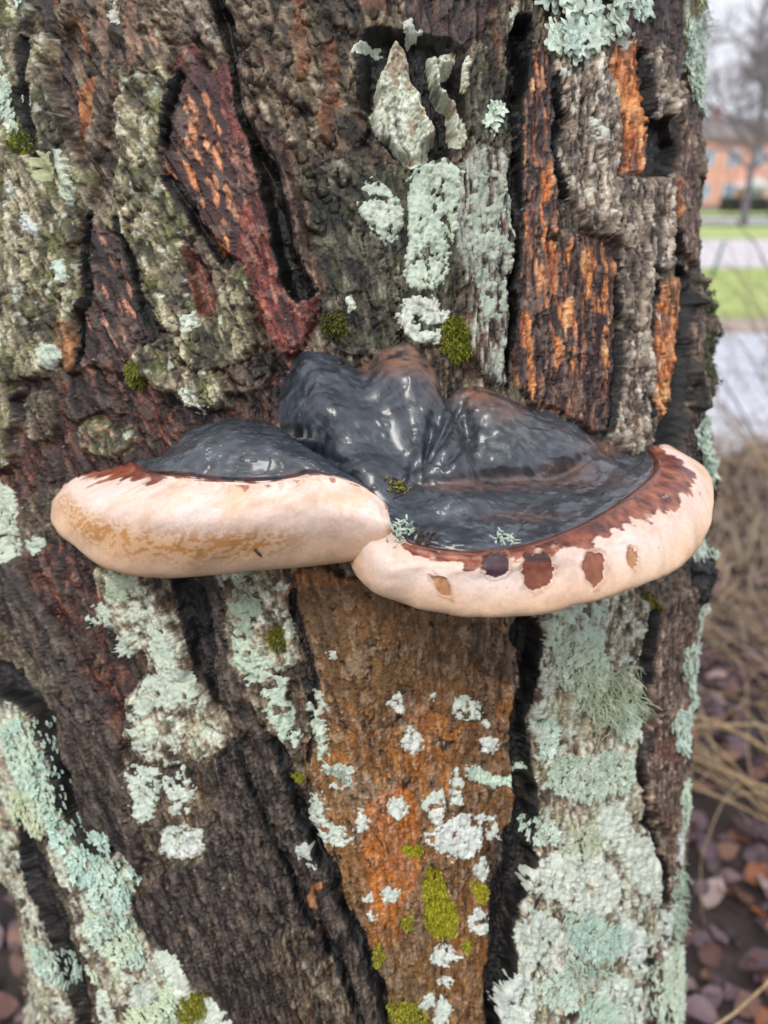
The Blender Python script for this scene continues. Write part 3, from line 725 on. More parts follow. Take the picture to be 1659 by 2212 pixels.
# hand-placed orange streaks of bare inner bark
def streak(poly, rgb, a=.95, rag=.8):
    P = chaikin(poly_st(poly), 1); sl = box_slice(P, 25)
    d, _, _ = poly_sdf(P, SS[sl] + rag * WX[sl], TP[sl] + rag * WY[sl])
    c = ora[sl] if rgb is None else np.broadcast_to(srgb(*rgb), d.shape + (3,)) * (.65 + .7 * NSs[sl][..., None])
    m = (sstep(-1.5, 2.5, d) * a * sstep(.22, .4, NF[sl] * .5 + NS[sl] * .5))[..., None]
    COLR[sl] = COLR[sl] * (1 - m) + c * m
for q in ([(95, -30), (130, -30), (136, 50), (112, 62)], [(168, 205), (205, 165), (212, 190), (204, 260), (190, 340), (160, 295), (164, 240)], [(170, 58), (206, 85), (198, 135), (185, 110)],
          [(425, 225), (440, 220), (440, 280), (428, 310), (415, 270)], [(395, 290), (415, 330), (410, 390), (398, 380)], [(440, 480), (470, 500), (490, 555), (460, 540)],
          [(1115, 660), (1140, 680), (1150, 760), (1125, 770)], [(1170, 520), (1200, 520), (1205, 640), (1180, 640)], [(1245, 540), (1275, 540), (1272, 650), (1252, 660)],
          [(1160, 480), (1190, 400), (1180, 340), (1166, 360)], [(1215, 650), (1240, 650), (1240, 710), (1212, 715)], [(1190, 720), (1206, 720), (1205, 800), (1190, 800)], [(1290, 700), (1305, 700), (1300, 800), (1288, 800)],
          [(1325, 190), (1372, 180), (1374, 300), (1340, 320), (1322, 260)], [(1448, 380), (1462, 380), (1455, 480), (1440, 500)],
          [(1410, 720), (1452, 700), (1446, 840), (1405, 900)], [(670, 1900), (700, 1880), (690, 2000)]):
    streak(q, None)
for q in ([(226, 10), (248, 10), (246, 150), (236, 190), (228, 100)], [(285, -30), (315, -30), (312, 120), (298, 200), (290, 100)]): streak(q, (168, 134, 112), .8)
for q in ([(635, 10), (660, 40), (662, 150), (645, 200), (628, 120)], [(685, 90), (725, 92), (730, 150), (722, 180), (732, 220), (712, 290), (700, 345), (690, 280), (692, 230), (708, 200), (690, 170)]): streak(q, (140, 88, 54), .85)
streak([(790, 1700), (900, 1690), (910, 1900), (830, 2000), (760, 1880)], (176, 100, 34), .6)
streak([(640, 1225), (1095, 1300), (1100, 1500), (1000, 1580), (900, 1500), (800, 1540), (690, 1480)], (104, 78, 46), .7)
streak([(660, 1560), (740, 1560), (765, 1800), (810, 1960), (760, 1960), (700, 1820), (670, 1700)], (128, 96, 58), .65)
streak([(970, 1570), (1095, 1560), (1095, 1750), (1060, 1900), (1050, 2100), (1060, 2260), (975, 2260), (990, 1900), (960, 1760)], (118, 84, 48), .65)
streak([(800, 2040), (960, 2000), (960, 2260), (850, 2260)], (110, 88, 58), .6)
streak([(700, 1640), (740, 1600), (760, 1680), (720, 1700)], (172, 110, 52), .7)
for q in ([(1395, 1590), (1450, 1590), (1450, 1640), (1400, 1640)], [(1415, 1760), (1440, 1740), (1435, 1810)]): streak(q, (134, 84, 66), .7)
def streaks(poly, n, Ln, Wd, rgb, a=.9):
    P = poly_st(poly); k = 0
    for _ in range(n * 20):
        x = rng.uniform(P[:, 0].min(), P[:, 0].max()); y = rng.uniform(P[:, 1].min(), P[:, 1].max())
        if poly_sdf(P, np.array([x]), np.array([y]))[0][0] < 3: continue
        c = min(max(np.searchsorted(S1, x), 1), NC - 1); r = min(max(np.searchsorted(tp, y), 1), NR - 1); g = SLOPE[r, c]
        L_ = rng.uniform(*Ln); w_ = rng.uniform(*Wd)
        Q_ = np.array([(x + g * v * L_ + u * w_, y + v * L_) for u, v in ((0, -.5), (.6, -.2), (.8, .15), (.1, .5), (-.5, .2), (-.7, -.15))])
        sl = box_slice(Q_, 12); d, _, _ = poly_sdf(Q_, SS[sl] + .35 * WX[sl], TP[sl] + .35 * WY[sl])
        m = (sstep(-1.5, 1.5, d) * a * sstep(.30, .44, NS[sl] * .7 + NF[sl] * .3))[..., None]
        cc = srgb(*rgb) * (.55 + .9 * NSs[sl][..., None]) * rng.uniform(.8, 1.2)
        COLR[sl] = COLR[sl] * (1 - m) + cc * m
        k += 1
        if k >= n: break
streak([(385, 165), (412, 108), (465, 175), (515, 300), (530, 420), (520, 520), (480, 540), (430, 470), (378, 370), (355, 320), (370, 250)], (66, 44, 44), .8)
streaks([(400, 200), (450, 200), (500, 330), (525, 500), (480, 530), (400, 380)], 26, (22, 70), (4, 9), (196, 128, 86))
streaks([(470, 200), (520, 260), (560, 420), (600, 560), (620, 700), (560, 620), (520, 480)], 26, (14, 44), (2.5, 5), (168, 104, 84), .6)
streaks([(205, 480), (260, 510), (330, 700), (270, 850), (185, 840)], 20, (18, 60), (3, 8), (172, 122, 98))
streaks([(60, 830), (300, 800), (420, 910), (300, 1000), (60, 1000)], 26, (10, 26), (4, 9), (150, 96, 74), .7)
streaks([(60, 1200), (230, 1240), (270, 1620), (150, 1400)], 30, (10, 30), (4, 9), (150, 92, 62), .7)
streaks([(1110, 500), (1320, 530), (1320, 860), (1130, 850)], 26, (24, 90), (5, 12), (196, 122, 66))
streaks([(1120, 120), (1190, 160), (1190, 480), (1120, 480)], 16, (24, 80), (4, 10), (186, 108, 58))
streaks([(1200, 160), (1310, 180), (1330, 400), (1430, 400), (1420, 900), (1340, 940), (1340, 560), (1220, 420)], 46, (14, 50), (4, 10), (206, 196, 178), .7)
streaks([(1200, 160), (1310, 180), (1330, 400), (1430, 400), (1420, 900), (1340, 940), (1340, 560), (1220, 420)], 40, (14, 60), (4, 10), (48, 40, 40), .8)
streaks([(1400, 1340), (1490, 1340), (1450, 1900), (1400, 1650)], 26, (16, 60), (4, 9), (150, 104, 84), .6)
streaks([(320, 1930), (500, 1600), (640, 1880), (820, 2190), (560, 2190)], 34, (20, 90), (3, 7), (140, 118, 100), .5)
streaks([(140, -20), (400, -20), (400, 110), (300, 160), (230, 330)], 26, (20, 80), (4, 9), (176, 138, 112), .6)
# steep sides and tone; wet sparkle is painted in last, as pale specks
gs = np.gradient(HH, axis=1) / np.maximum(np.gradient(S1), .5)[None, :]; gt = np.gradient(HH, axis=0) / np.maximum(np.gradient(tp), .5)[:, None]
STEEP = np.hypot(gs, gt) * PXM * .001
for _ in range(2): STEEP = .25 * (np.roll(STEEP, 1, 0) + np.roll(STEEP, -1, 0)) + .25 * (np.roll(STEEP, 1, 1) + np.roll(STEEP, -1, 1))
STEEP = sstep(1.5, 3.2, STEEP)
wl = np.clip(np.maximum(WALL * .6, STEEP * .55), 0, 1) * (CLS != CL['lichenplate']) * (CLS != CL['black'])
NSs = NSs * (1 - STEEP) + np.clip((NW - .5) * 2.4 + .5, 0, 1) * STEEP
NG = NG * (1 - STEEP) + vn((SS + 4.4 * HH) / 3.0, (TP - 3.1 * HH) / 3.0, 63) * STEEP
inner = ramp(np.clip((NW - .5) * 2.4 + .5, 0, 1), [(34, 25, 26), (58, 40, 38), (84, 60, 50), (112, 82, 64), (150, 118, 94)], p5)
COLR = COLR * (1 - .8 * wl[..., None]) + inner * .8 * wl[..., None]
COLR = over(COLR, CRA * .7, (34, 26, 26))
COLR = over(COLR, tear * .16, (190, 176, 156))
COLR = COLR * (.80 + .36 * _h(np.floor(T1 * 13 + .5).astype(np.int64), (WC * 3).astype(np.int64), 5))[..., None]
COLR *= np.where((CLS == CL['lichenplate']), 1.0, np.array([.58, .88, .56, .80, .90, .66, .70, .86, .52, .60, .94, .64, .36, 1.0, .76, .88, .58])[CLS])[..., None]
lum = COLR @ np.array([.25, .6, .15], np.float32); lc = np.clip((lum / .11) ** .38, .45, 1.45); COLR = COLR * np.where(CLS == CL['lichenplate'], 1.0, lc)[..., None]
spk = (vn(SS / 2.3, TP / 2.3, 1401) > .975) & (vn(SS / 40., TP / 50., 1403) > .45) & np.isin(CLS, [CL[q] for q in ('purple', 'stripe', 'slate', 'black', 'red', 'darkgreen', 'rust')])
COLR = over(COLR, spk * .55, (200, 198, 190))  # wet sparkle painted into the colour, along with dust and sand grains
COLR = np.clip(COLR * (0.70 + .56 * NG[..., None]) * (.86 + .28 * NSs[..., None]), 0.006, .85)
RGH = np.clip(RGH - .10 + .26 * (NM - .5) + .2 * (NS - .5), .2, .85)

# ---- make the trunk and its plates
BP = base_point(TH.ravel(), (-TP / PXM).ravel()).reshape(NR, NC, 3)
BN = base_normal(TH.ravel(), (-TP / PXM).ravel()).reshape(NR, NC, 3)
dS = np.stack([np.gradient(BP[..., i], axis=1) for i in range(3)], -1); dS /= np.linalg.norm(dS, axis=-1, keepdims=True) + 1e-12
dT = np.stack([np.gradient(BP[..., i], axis=0) for i in range(3)], -1); dT /= np.linalg.norm(dT, axis=-1, keepdims=True) + 1e-12
HH[:, -1] = HH[:, 0]; OX[:, -1] = OX[:, 0]; OY[:, -1] = OY[:, 0]; COLR[:, -1] = COLR[:, 0]; RGH[:, -1] = RGH[:, 0]
PP = (BP + BN * (HH[..., None] * .001) + dS * (OX[..., None] / PXM) + dT * (OY[..., None] / PXM)).astype(np.float32)
GN = np.cross(dT, dS)  # outward
def surf(s, t_, h):
    """world point on the bark at bark coordinates, h millimetres over the surface there"""
    s = np.asarray(s, float); t_ = np.asarray(t_, float)
    c = np.clip(np.searchsorted(S1, s) - 1, 0, NC - 2); r = np.clip(np.searchsorted(tp, t_) - 1, 0, NR - 2)
    fu = np.clip((s - S1[c]) / (S1[c + 1] - S1[c]), 0, 1); fv = np.clip((t_ - tp[r]) / (tp[r + 1] - tp[r]), 0, 1)
    hh = HH[r, c] * (1 - fu) * (1 - fv) + HH[r, c + 1] * fu * (1 - fv) + HH[r + 1, c] * (1 - fu) * fv + HH[r + 1, c + 1] * fu * fv
    return base_point(s / KS, -t_ / PXM) + base_normal(s / KS, -t_ / PXM) * ((hh + h) * .001)[..., None]

M_BARK = mat_attr('bark', bump=.75, bscale=950, var=.45, vscale=650, spec=.42)
tree = empty('tree', (float(np.interp(-1.0, TT, CTR[:, 0])), float(np.interp(-.97, TT, CTR[:, 1])), 0.0))
tag(tree, 'old rough-barked tree trunk crusted with lichen, carrying the bracket fungus', 'tree')
idx = np.arange(NR * NC).reshape(NR, NC)
Q = np.stack([idx[:-1, :-1], idx[:-1, 1:], idx[1:, 1:], idx[1:, :-1]], -1).reshape(-1, 4)[:, ::-1]
pf = PID.ravel()[Q]; hf = HH.ravel()[Q]
own = np.take_along_axis(pf, np.argmax(np.where(pf > 0, hf, hf - 3.0), 1)[:, None], 1)[:, 0]
cnt = np.bincount(own, minlength=len(PLATES) + 1); own = np.where(cnt[own] < 24, 0, own)
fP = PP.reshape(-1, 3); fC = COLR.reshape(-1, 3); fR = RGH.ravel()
def sub(faces):
    u, inv = np.unique(faces, return_inverse=True)
    return u, inv.reshape(faces.shape)
order = np.argsort(own, kind='stable'); so_ = own[order]; cuts = np.searchsorted(so_, np.arange(len(PLATES) + 2))
for k in range(len(PLATES) + 1):
    fc = Q[order[cuts[k]:cuts[k + 1]]]
    if len(fc) == 0: continue
    u, f = sub(fc)
    nm = 'trunk' if k == 0 else PLATES[k - 1]
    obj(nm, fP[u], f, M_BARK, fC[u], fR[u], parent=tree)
# ================================================================== BRACKET FUNGUS: two shelves grown together
def crom(P, n):
    """Catmull-Rom through the rows of P (k x m), n samples"""
    P = np.asarray(P, float); k = len(P); E = np.vstack([2 * P[0] - P[1], P, 2 * P[-1] - P[-2]])
    u = np.linspace(0, k - 1, n); i = np.minimum(u.astype(int), k - 2); f = (u - i)[:, None]
    a, b, c, d = E[i], E[i + 1], E[i + 2], E[i + 3]
    return .5 * ((2 * b) + (c - a) * f + (2 * a - 5 * b + 4 * c - d) * f ** 2 + (3 * b - a - 3 * c + d) * f ** 3)
def crom_ax(G, n):       # G: (k, m, 3) along axis 0
    k, m, _ = G.shape
    return crom(G.reshape(k, -1), n).reshape(n, m, 3)
M_CAP = mat_attr('fungus_cap_wet', bump=.3, bscale=760, var=.34, vscale=420, spec=.5, coat=.7, coat_rough=.22)
M_RIM = mat_attr('fungus_rim', bump=.24, bscale=1500, var=.11, vscale=600, spec=.45, sss=.25)
fungus = empty('bracket_fungus', tuple(at_y(800, 1100, .36)))
tag(fungus, 'large two-shelved bracket fungus, wet black cap and thick cream rim, on the trunk', 'bracket fungus')

def trunk_pt(px, py, sink=0.006):
    s, t_ = px_to_st(px, py)
    return surf(np.array(s), np.array(t_), -1000 * sink)

NPHI = 330
def shelf(A, Cm, B, M, Lw, under, segs):
    """guides: attachment, mid cap, cap edge, rim crest, rim foot -> lofted grid (profile x stations)"""
    a = crom(np.array(A), NPHI); c = crom(np.array(Cm), NPHI); b = crom(np.array(B), NPHI); m = crom(np.array(M), NPHI); l = crom(np.array(Lw), NPHI); u = [crom(np.array(q), NPHI) for q in under]
    G = np.stack([a, c, b, m, l] + u, 0)
    n = segs
    out = crom(G.reshape(len(G), -1), (len(G) - 1) * n + 1).reshape(-1, NPHI, 3)
    return out

SEG = 72
# ---- scarred shelf (lower, with the brown band)
zB = at_y(1400, 968, trunk_dist(1400, 968) - .004)[2]
Bp = [(815, 1128), (868, 1158), (930, 1179), (1010, 1187), (1056, 1186), (1100, 1181), (1190, 1157), (1280, 1117), (1350, 1072), (1398, 1032), (1414, 1003), (1406, 982), (1392, 968)]
Mp = [(775, 1180), (832, 1222), (915, 1243), (1000, 1253), (1056, 1252), (1110, 1246), (1228, 1222), (1340, 1182), (1432, 1132), (1490, 1080), (1506, 1035), (1470, 988), (1425, 962)]
Lp = [(742, 1216), (790, 1268), (870, 1306), (970, 1331), (1032, 1333), (1090, 1331), (1220, 1315), (1350, 1281), (1452, 1234), (1518, 1172), (1543, 1090), (1522, 1012), (1445, 964)]
Mz = [-.008, -.008, -.009, -.010, -.010, -.010, -.010, -.009, -.008, -.006, -.004, -.002, 0]
Lz = [-.024, -.026, -.027, -.028, -.028, -.028, -.028, -.027, -.026, -.022, -.012, -.005, -.002]
Bz = [.002, .001, 0, 0, 0, 0, 0, 0, 0, 0, 0, 0, 0]
Ap = [(590, 925), (608, 820), (652, 762), (776, 784), (830, 756), (912, 756), (956, 862), (1022, 838), (1098, 872), (1200, 894), (1285, 945), (1350, 966), (1390, 970)]
A = [trunk_pt(*p) for p in Ap]
B = [at_z(p[0], p[1], zB + q) for p, q in zip(Bp, Bz)]
M = [at_z(p[0], p[1], zB + q) for p, q in zip(Mp, Mz)]
Lw = [at_z(p[0], p[1], zB + q) for p, q in zip(Lp, Lz)]
B[0] = B[0] + np.array([0, .02, 0]); M[0] = M[0] + np.array([0, .02, .0]); Lw[0] = Lw[0] + np.array([0, .02, .0])
for q in (0, 1): pass
Cm = []
for i in range(13):
    v = A[i] * .46 + B[i] * .54; f = [0.2, .6, 1, 1, 1, 1, 1, 1, 1, .8, .5, .2, 0][i]
    Cm.append(v + np.array([0, -.006, -.012]) * f)
def under_pts(Lw, zdrop):
    U1, U2 = [], []
    for p in Lw:
        fx, fy = project(p[None])
        tz = p[2] - zdrop
        back = np.array([p[0] * .94, trunk_dist(min(max(fx[0], 60), 1440), fy[0] + 30) + .012, tz])
        U1.append(p * .55 + back * .45 + np.array([0, 0, -.004])); U2.append(back)
    return U1, U2
U1, U2 = under_pts(Lw, .004)
GR = shelf(A, Cm, B, M, Lw, (U1, U2), SEG)
# ---- ochre-stained shelf (upper, thick cream rim)
Bq = [(250, 976, .432), (292, 1000, .405), (328, 1022, .375), (400, 1029, .352), (470, 1037, .343), (550, 1040, .339), (620, 1034, .337), (690, 1024, .336), (762, 1040, .333), (815, 1073, .328), (846, 1116, .322)]
Mq = [(168, 997, .440), (152, 1048, .415), (200, 1088, .375), (290, 1112, .345), (390, 1124, .331), (490, 1128, .327), (590, 1122, .325), (680, 1112, .323), (762, 1118, .318), (818, 1128, .313), (850, 1134, .316)]
Lq = [(112, 1034, .452), (106, 1100, .430), (140, 1162, .395), (232, 1222, .362), (340, 1243, .346), (450, 1239, .341), (560, 1229, .338), (660, 1217, .336), (750, 1206, .331), (815, 1191, .324), (850, 1156, .322)]
Aq = [(252, 970), (300, 985), (340, 990), (385, 955), (432, 927), (500, 907), (560, 910)]
A2 = [trunk_pt(*p) for p in Aq] + [at_y(612, 938, .385), at_y(690, 985, .370), at_y(760, 1030, .352), at_y(836, 1100, .336)]
B2 = [at_y(*p) for p in Bq]; M2 = [at_y(*p) for p in Mq]; L2 = [at_y(*p) for p in Lq]
C2 = [a * .48 + b * .52 + np.array([0, -.004, .004]) * f for a, b, f in zip(A2, B2, [0, .2, .6, 1, 1, 1, 1, .9, .6, .3, 0])]
V1, V2 = under_pts(L2, .004)
GL = shelf(A2, C2, B2, M2, L2, (V1, V2), SEG)

# ---- knobs and hollows of the caps, rim swellings
def bumps(G, lst, rows):
    fx, fy = project(G.reshape(-1, 3)); fx = fx.reshape(G.shape[:2]); fy = fy.reshape(G.shape[:2])
    D = np.zeros(G.shape[:2])
    for (px, py, rx, ry, rot, h) in lst:
        c, s_ = math.cos(R_(rot)), math.sin(R_(rot))
        u = ((fx - px) * c + (fy - py) * s_) / rx; v = (-(fx - px) * s_ + (fy - py) * c) / ry
        D += h * np.exp(-(u * u + v * v) ** 1.25)
    fade = np.zeros(G.shape[0]); fade[:rows] = 1; fade[rows:rows + 8] = np.linspace(1, 0, 8); fade[:4] *= np.linspace(.3, 1, 4)
    D *= fade[:, None] * .001
    return G + D[..., None] * np.array([0, -.70, .71])
def grid_normals(G):
    du = np.gradient(G, axis=1); dv = np.gradient(G, axis=0); n = np.cross(du, dv)
    n /= np.linalg.norm(n, axis=-1, keepdims=True) + 1e-12
    if (n[SEG, :, 2].mean()) < 0: n = -n
    return n
GR = bumps(GR, [(680, 860, 95, 110, 0, 10), (672, 915, 70, 40, 0, 5), (872, 808, 72, 80, 0, 9), (850, 890, 120, 80, 0, 7), (1040, 895, 95, 62, 20, 7), (1130, 935, 150, 60, 15, 8), (1240, 985, 90, 45, 20, 5),
                (778, 830, 22, 60, 0, -2), (944, 915, 16, 75, 18, -5), (905, 990, 16, 70, 24, -4), (925, 960, 6, 60, 10, -4), (960, 950, 7, 60, 32, -4), (985, 985, 9, 40, 40, -3), (640, 946, 46, 7, 12, -5), (700, 985, 60, 8, 22, -4), (1080, 1032, 190, 14, -4, -5), (1250, 1005, 90, 12, -25, -4), (800, 1030, 60, 45, 20, 7),
                (1100, 1080, 150, 22, -6, 2.2), (1180, 1128, 120, 16, -18, -1.6), (1000, 985, 90, 26, 10, 4), (1010, 950, 12, 50, -18, -3), (960, 1130, 90, 20, 5, -1.0)], 2 * SEG - 6)
GL = bumps(GL, [(490, 960, 120, 55, 8, 9), (400, 1000, 80, 30, -20, 3), (640, 1000, 60, 18, 25, 3), (380, 985, 30, 20, 0, -2)], 2 * SEG - 6)
PHI, VV = np.meshgrid(np.linspace(0, 1, NPHI), np.arange(GR.shape[0]) / SEG)     # profile: 0 attach, 1 mid cap, 2 cap edge, 3 crest, 4 foot
def fung_noise(G, seed):
    """noise in the fungus's own surface coordinates (near-pixel units)"""
    a = np.cumsum(np.linalg.norm(np.diff(G[2 * SEG], axis=0), axis=-1)); a = np.concatenate([[0], a]) * PXM
    X = np.broadcast_to(a[None, :], G.shape[:2]); Y = (VV * 70)
    k = sstep(1.95, 2.15, VV)
    X = X * k + (G[..., 0] * PXM + 900) * (1 - k); Y = Y * k + (-G[..., 1] - G[..., 2] * .8 + 1.2) * PXM * (1 - k)
    return X, Y
for G, sd in ((GR, 300), (GL, 400)):
    n = grid_normals(G); X, Y = fung_noise(G, sd)
    rimw = sstep(2.0, 2.25, VV) * sstep(4.6, 4.1, VV); capw = sstep(2.05, 1.9, VV)
    wr = (fbm(X / 80, Y / 75, 3, sd, .4) - .5) * 3.0 + (fbm(X / 40, Y / 40, 2, sd + 3, .35) - .5) * .7 + (fbm(X / 19, Y / 19, 1, sd + 5) - .5) * .2    # wrinkles of the cap
    rm = (fbm(X / 85, Y / 60, 3, sd + 9) - .5) * 3.0 + (fbm(X / 22, Y / 18, 3, sd + 12) - .5) * .3 + (fbm(X / 16, Y / 90, 3, sd + 15) - .5) * .25
    step = .16 * np.sin(VV * 15 + 5 * fbm(X / 120, Y / 90, 2, sd + 19)) * sstep(1.0, 1.5, VV) + .5 * sstep(.56, .60, fbm(X / 26, Y / 26, 3, sd + 20))
    lip = .9 * np.exp(-((VV - 2.10) / .07) ** 2) - .9 * np.exp(-((VV - 2.0) / .035) ** 2)     # small groove where cap meets rim
    G += n * ((capw * (wr + step) + rimw * rm + lip) * .001)[..., None]

# ---- colours
def rampv(x, cols, pos): return ramp(x, cols, pos)
def blend(c, m, rgb): return over(c, m, rgb)
def shelf_cols(G, sd, band, left):
    X, Y = fung_noise(G, sd); fx, fy = project(G.reshape(-1, 3)); fx = fx.reshape(VV.shape); fy = fy.reshape(VV.shape)
    f1 = fbm(X / 34, Y / 26, 3, sd + 21); f2 = fbm(X / 15, Y / 15, 3, sd + 25, .45); f3 = fbm(X / 90, Y / 50, 3, sd + 29)
    cap = ramp(f1 * .5 + f2 * .5, [(30, 34, 40), (41, 46, 54), (51, 57, 66), (61, 68, 77), (88, 94, 102)], [.2, .38, .5, .64, .8])
    capr = .25 + .30 * (f1 - .4) + .16 * f3
    if not left:
        for (px, py, rx, ry, a) in [(872, 772, 66, 36, .9), (935, 800, 20, 50, .6), (1030, 850, 46, 26, .8), (1090, 890, 46, 22, .5), (1310, 965, 42, 16, .7), (1150, 1040, 170, 16, .4), (1000, 1048, 90, 14, .35), (1130, 1115, 90, 12, .3), (790, 795, 10, 14, .6), (1240, 1010, 60, 14, .45)]:
            e = np.exp(-(((fx - px) / rx) ** 2 + ((fy - py) / ry) ** 2)) * a * sstep(.25, .55, f1 * .5 + f2 * .5)
            cap = over(cap, e * 1.3, (124, 86, 66)); capr = capr + .2 * e
        e = np.exp(-(((fx - 1120) / 110) ** 2 + ((fy - 940) / 50) ** 2)) * sstep(.45, .62, f2); cap = over(cap, e * .5, (104, 108, 98))
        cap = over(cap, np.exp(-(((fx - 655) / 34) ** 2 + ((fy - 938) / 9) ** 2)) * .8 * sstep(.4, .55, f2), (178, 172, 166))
    else:
        cap = over(cap, sstep(1.75, 2.0, VV) * sstep(.45, .6, f1) * .7, (92, 58, 52)); capr += .16
    cream = ramp(f1 * .5 + f3 * .5, [(206, 172, 150), (217, 189, 170), (225, 201, 186), (230, 209, 197), (234, 216, 208)], [.25, .4, .5, .6, .75])
    low = sstep(3.05, 3.75, VV + (f1 - .5) * .5)
    cream = over(cream, low * .7, (220, 180, 140)); cream = over(cream, sstep(3.9, 4.2, VV), (204, 158, 104))
    wid = np.interp(PHI, np.linspace(0, 1, len(band)), band)
    edge = VV - 2.0 - wid - (fbm(X / 26, Y / 22, 4, sd + 41) - .5) * .75 - (f2 - .5) * .25
    red = ramp(f2 * .6 + f1 * .4, [(70, 34, 26), (104, 52, 36), (134, 72, 48), (152, 88, 60), (176, 116, 84)], [.25, .4, .5, .6, .75])
    red = over(red, np.exp(-((VV - 2.04) / .10) ** 2) * .65, (48, 26, 26))
    red = over(red, sstep(.55, .66, f3) * .35, (108, 70, 72))
    if left: red = over(red, np.ones_like(f1) * .25, (150, 84, 66))
    mb = sstep(.05, -.05, edge)
    if left:
        mb = mb * 1.0
        st = np.exp(-((VV - 3.42 + .25 * sstep(.25, .0, PHI)) / .22) ** 2) * sstep(.04, .2, PHI) * sstep(.74, .55, PHI)
        sm = st * sstep(.50, .58, fbm(X / 8, Y / 3.6, 3, sd + 51, .6) * .75 + f3 * .2 + .06)
        cream = over(cream, np.clip(sm * 1.0, 0, .85), (168, 108, 38)); cream = over(cream, st * .5, (206, 152, 86))
        cream = over(cream, sstep(.57, .66, fbm(X / 34, Y / 30, 4, sd + 61)) * .35 * sstep(3.4, 2.6, VV), (224, 176, 130))
        cream = over(cream, sstep(.64, .70, fbm(X / 12, Y / 8, 3, sd + 66)) * .35 * sstep(2.5, 2.05, VV), (170, 118, 96))
    else:
        cream = over(cream, sstep(.55, .68, fbm(X / 12, Y / 60, 4, sd + 71)) * .3 * sstep(.5, .9, PHI), (206, 160, 116))
        tan = np.exp(-((edge - .16) / .16) ** 2) * .35; cream = over(cream, tan * sstep(.4, .6, f1), (206, 150, 112))
        pk = sstep(.66, .9, PHI) * sstep(3.5, 2.9, VV); cream = over(cream, pk * .5, (240, 220, 214))
    cream = over(cream, (vn(X / 3.2, Y / 3.0, sd + 77) > .97) * .5 * sstep(.4, .6, f3), (150, 104, 72)); cream = cream * (.94 + .12 * fbm(X / 6, Y / 5, 2, sd + 79))[..., None]
    rim = cream * (1 - mb[..., None]) + red * mb[..., None]
    rr = .54 - .28 * mb + .2 * (f1 - .5)
    c = np.where((VV < 2.0)[..., None], cap, rim); r = np.where(VV < 2.0, capr, rr)
    return c, np.clip(r, .16, .8), fx, fy
cR, rR, fxR, fyR = shelf_cols(GR, 500, [.15, .2, .45, .5, .42, .45, .55, .6, .85, .95, .9, .8], False)
cL, rL, fxL, fyL = shelf_cols(GL, 600, [.8, .62, .35, .05, .06, .03, -.05, -.1, -.02, .02, .05], True)

# scars on the right rim: smooth brown ovals let into the cream
SC = [(1072, 1222, 31, 33, 10), (1161, 1237, 37, 44, 0), (1285, 1227, 27, 40, -4), (1368, 1206, 13, 27, -6), (956, 1268, 15, 33, -38)]
nR = grid_normals(GR); depth = np.zeros(VV.shape); smask = []
Xr, Yr = fung_noise(GR, 1)
for (px, py, rx, ry, rot) in SC:
    c, s_ = math.cos(R_(rot)), math.sin(R_(rot))
    u = ((fxR - px) * c + (fyR - py) * s_) / rx; v = (-(fxR - px) * s_ + (fyR - py) * c) / ry
    q = np.hypot(u, v) + (fbm(Xr / 16, Yr / 12, 3, 707) - .5) * .62 + .12 * v * (abs(u) > .3)
    q = np.where((VV > 2.0) & (VV < 4.0), q, 9)
    smask.append(q)
    depth += -1.0 * sstep(1.02, .80, q) + .35 * np.exp(-((q - 1.08) / .08) ** 2)
    cR = over(cR, np.exp(-((q - 1.02) / .12) ** 2) * .5, (160, 108, 76))
GRd = GR + nR * (depth * .001)[..., None]

def grid_obj(name, G, r0, r1, mat, c, r, parent, mask=None):
    R0, C0 = G.shape[:2]; id_ = np.arange(R0 * C0).reshape(R0, C0)
    q = np.stack([id_[r0:r1, :-1], id_[r0:r1, 1:], id_[r0 + 1:r1 + 1, 1:], id_[r0 + 1:r1 + 1, :-1]], -1).reshape(-1, 4)
    if mask is not None: q = q[mask.ravel()[q].all(1)]
    u, f = sub(q)
    V = G.reshape(-1, 3)[u]
    # wind the faces outwards
    p = V[f[len(f) // 2]]; nn = np.cross(p[1] - p[0], p[2] - p[0])
    cc = V.mean(0)
    rowmid = (r0 + r1) // 2
    return obj(name, V, f, mat, c.reshape(-1, 3)[u], r.ravel()[u], parent=parent)
ROWS = GR.shape[0] - 1
for G, c, r, nm in ((GRd, cR, rR, 'right'), (GL, cL, rL, 'left')):
    cap_o = grid_obj('cap', G, 0, 2 * SEG, M_CAP, c, r, fungus)
    rim_o = grid_obj('rim', G, 2 * SEG, 4 * SEG, M_RIM, c, r, fungus)
    pore_o = grid_obj('pore_surface', G, 4 * SEG, ROWS, M_RIM, c, r, fungus)
    if nm == 'right':
        rimR = rim_o; cap_o['label'] = 'lower wet black cap with rounded knobs'; rim_o['label'] = 'cream rim with red-brown band and brown oval scars'
    else:
        cap_o['label'] = 'upper dull black cap'; rim_o['label'] = 'thick cream rim with ochre stain'
sc_dark = [True, False, False, False, False]
for q, dk, cf in zip(smask, sc_dark, [(74, 54, 60), (126, 68, 48), (140, 84, 58), (176, 124, 84), (186, 136, 92)]):
    f2 = fbm(Xr / 9, Yr / 9, 4, 811)
    c = np.broadcast_to(srgb(*cf), VV.shape + (3,)) * (.55 + .9 * f2[..., None])
    top = sstep(1220, 1208, fyR - 8 * (f2 - .5)) * (abs(fxR - 1161) < 60)
    c = over(c, top * .85, (44, 38, 42)); c = over(c, np.exp(-((q - .9) / .1) ** 2) * .5, (92, 52, 40))
    G2 = GRd + nR * (.35 * .001 * sstep(1.02, .7, q) - .0001)[..., None]
    grid_obj('scar', G2, 2 * SEG, 4 * SEG, M_RIM, c, np.full(VV.shape, .3), fungus, mask=(q < 1.0))

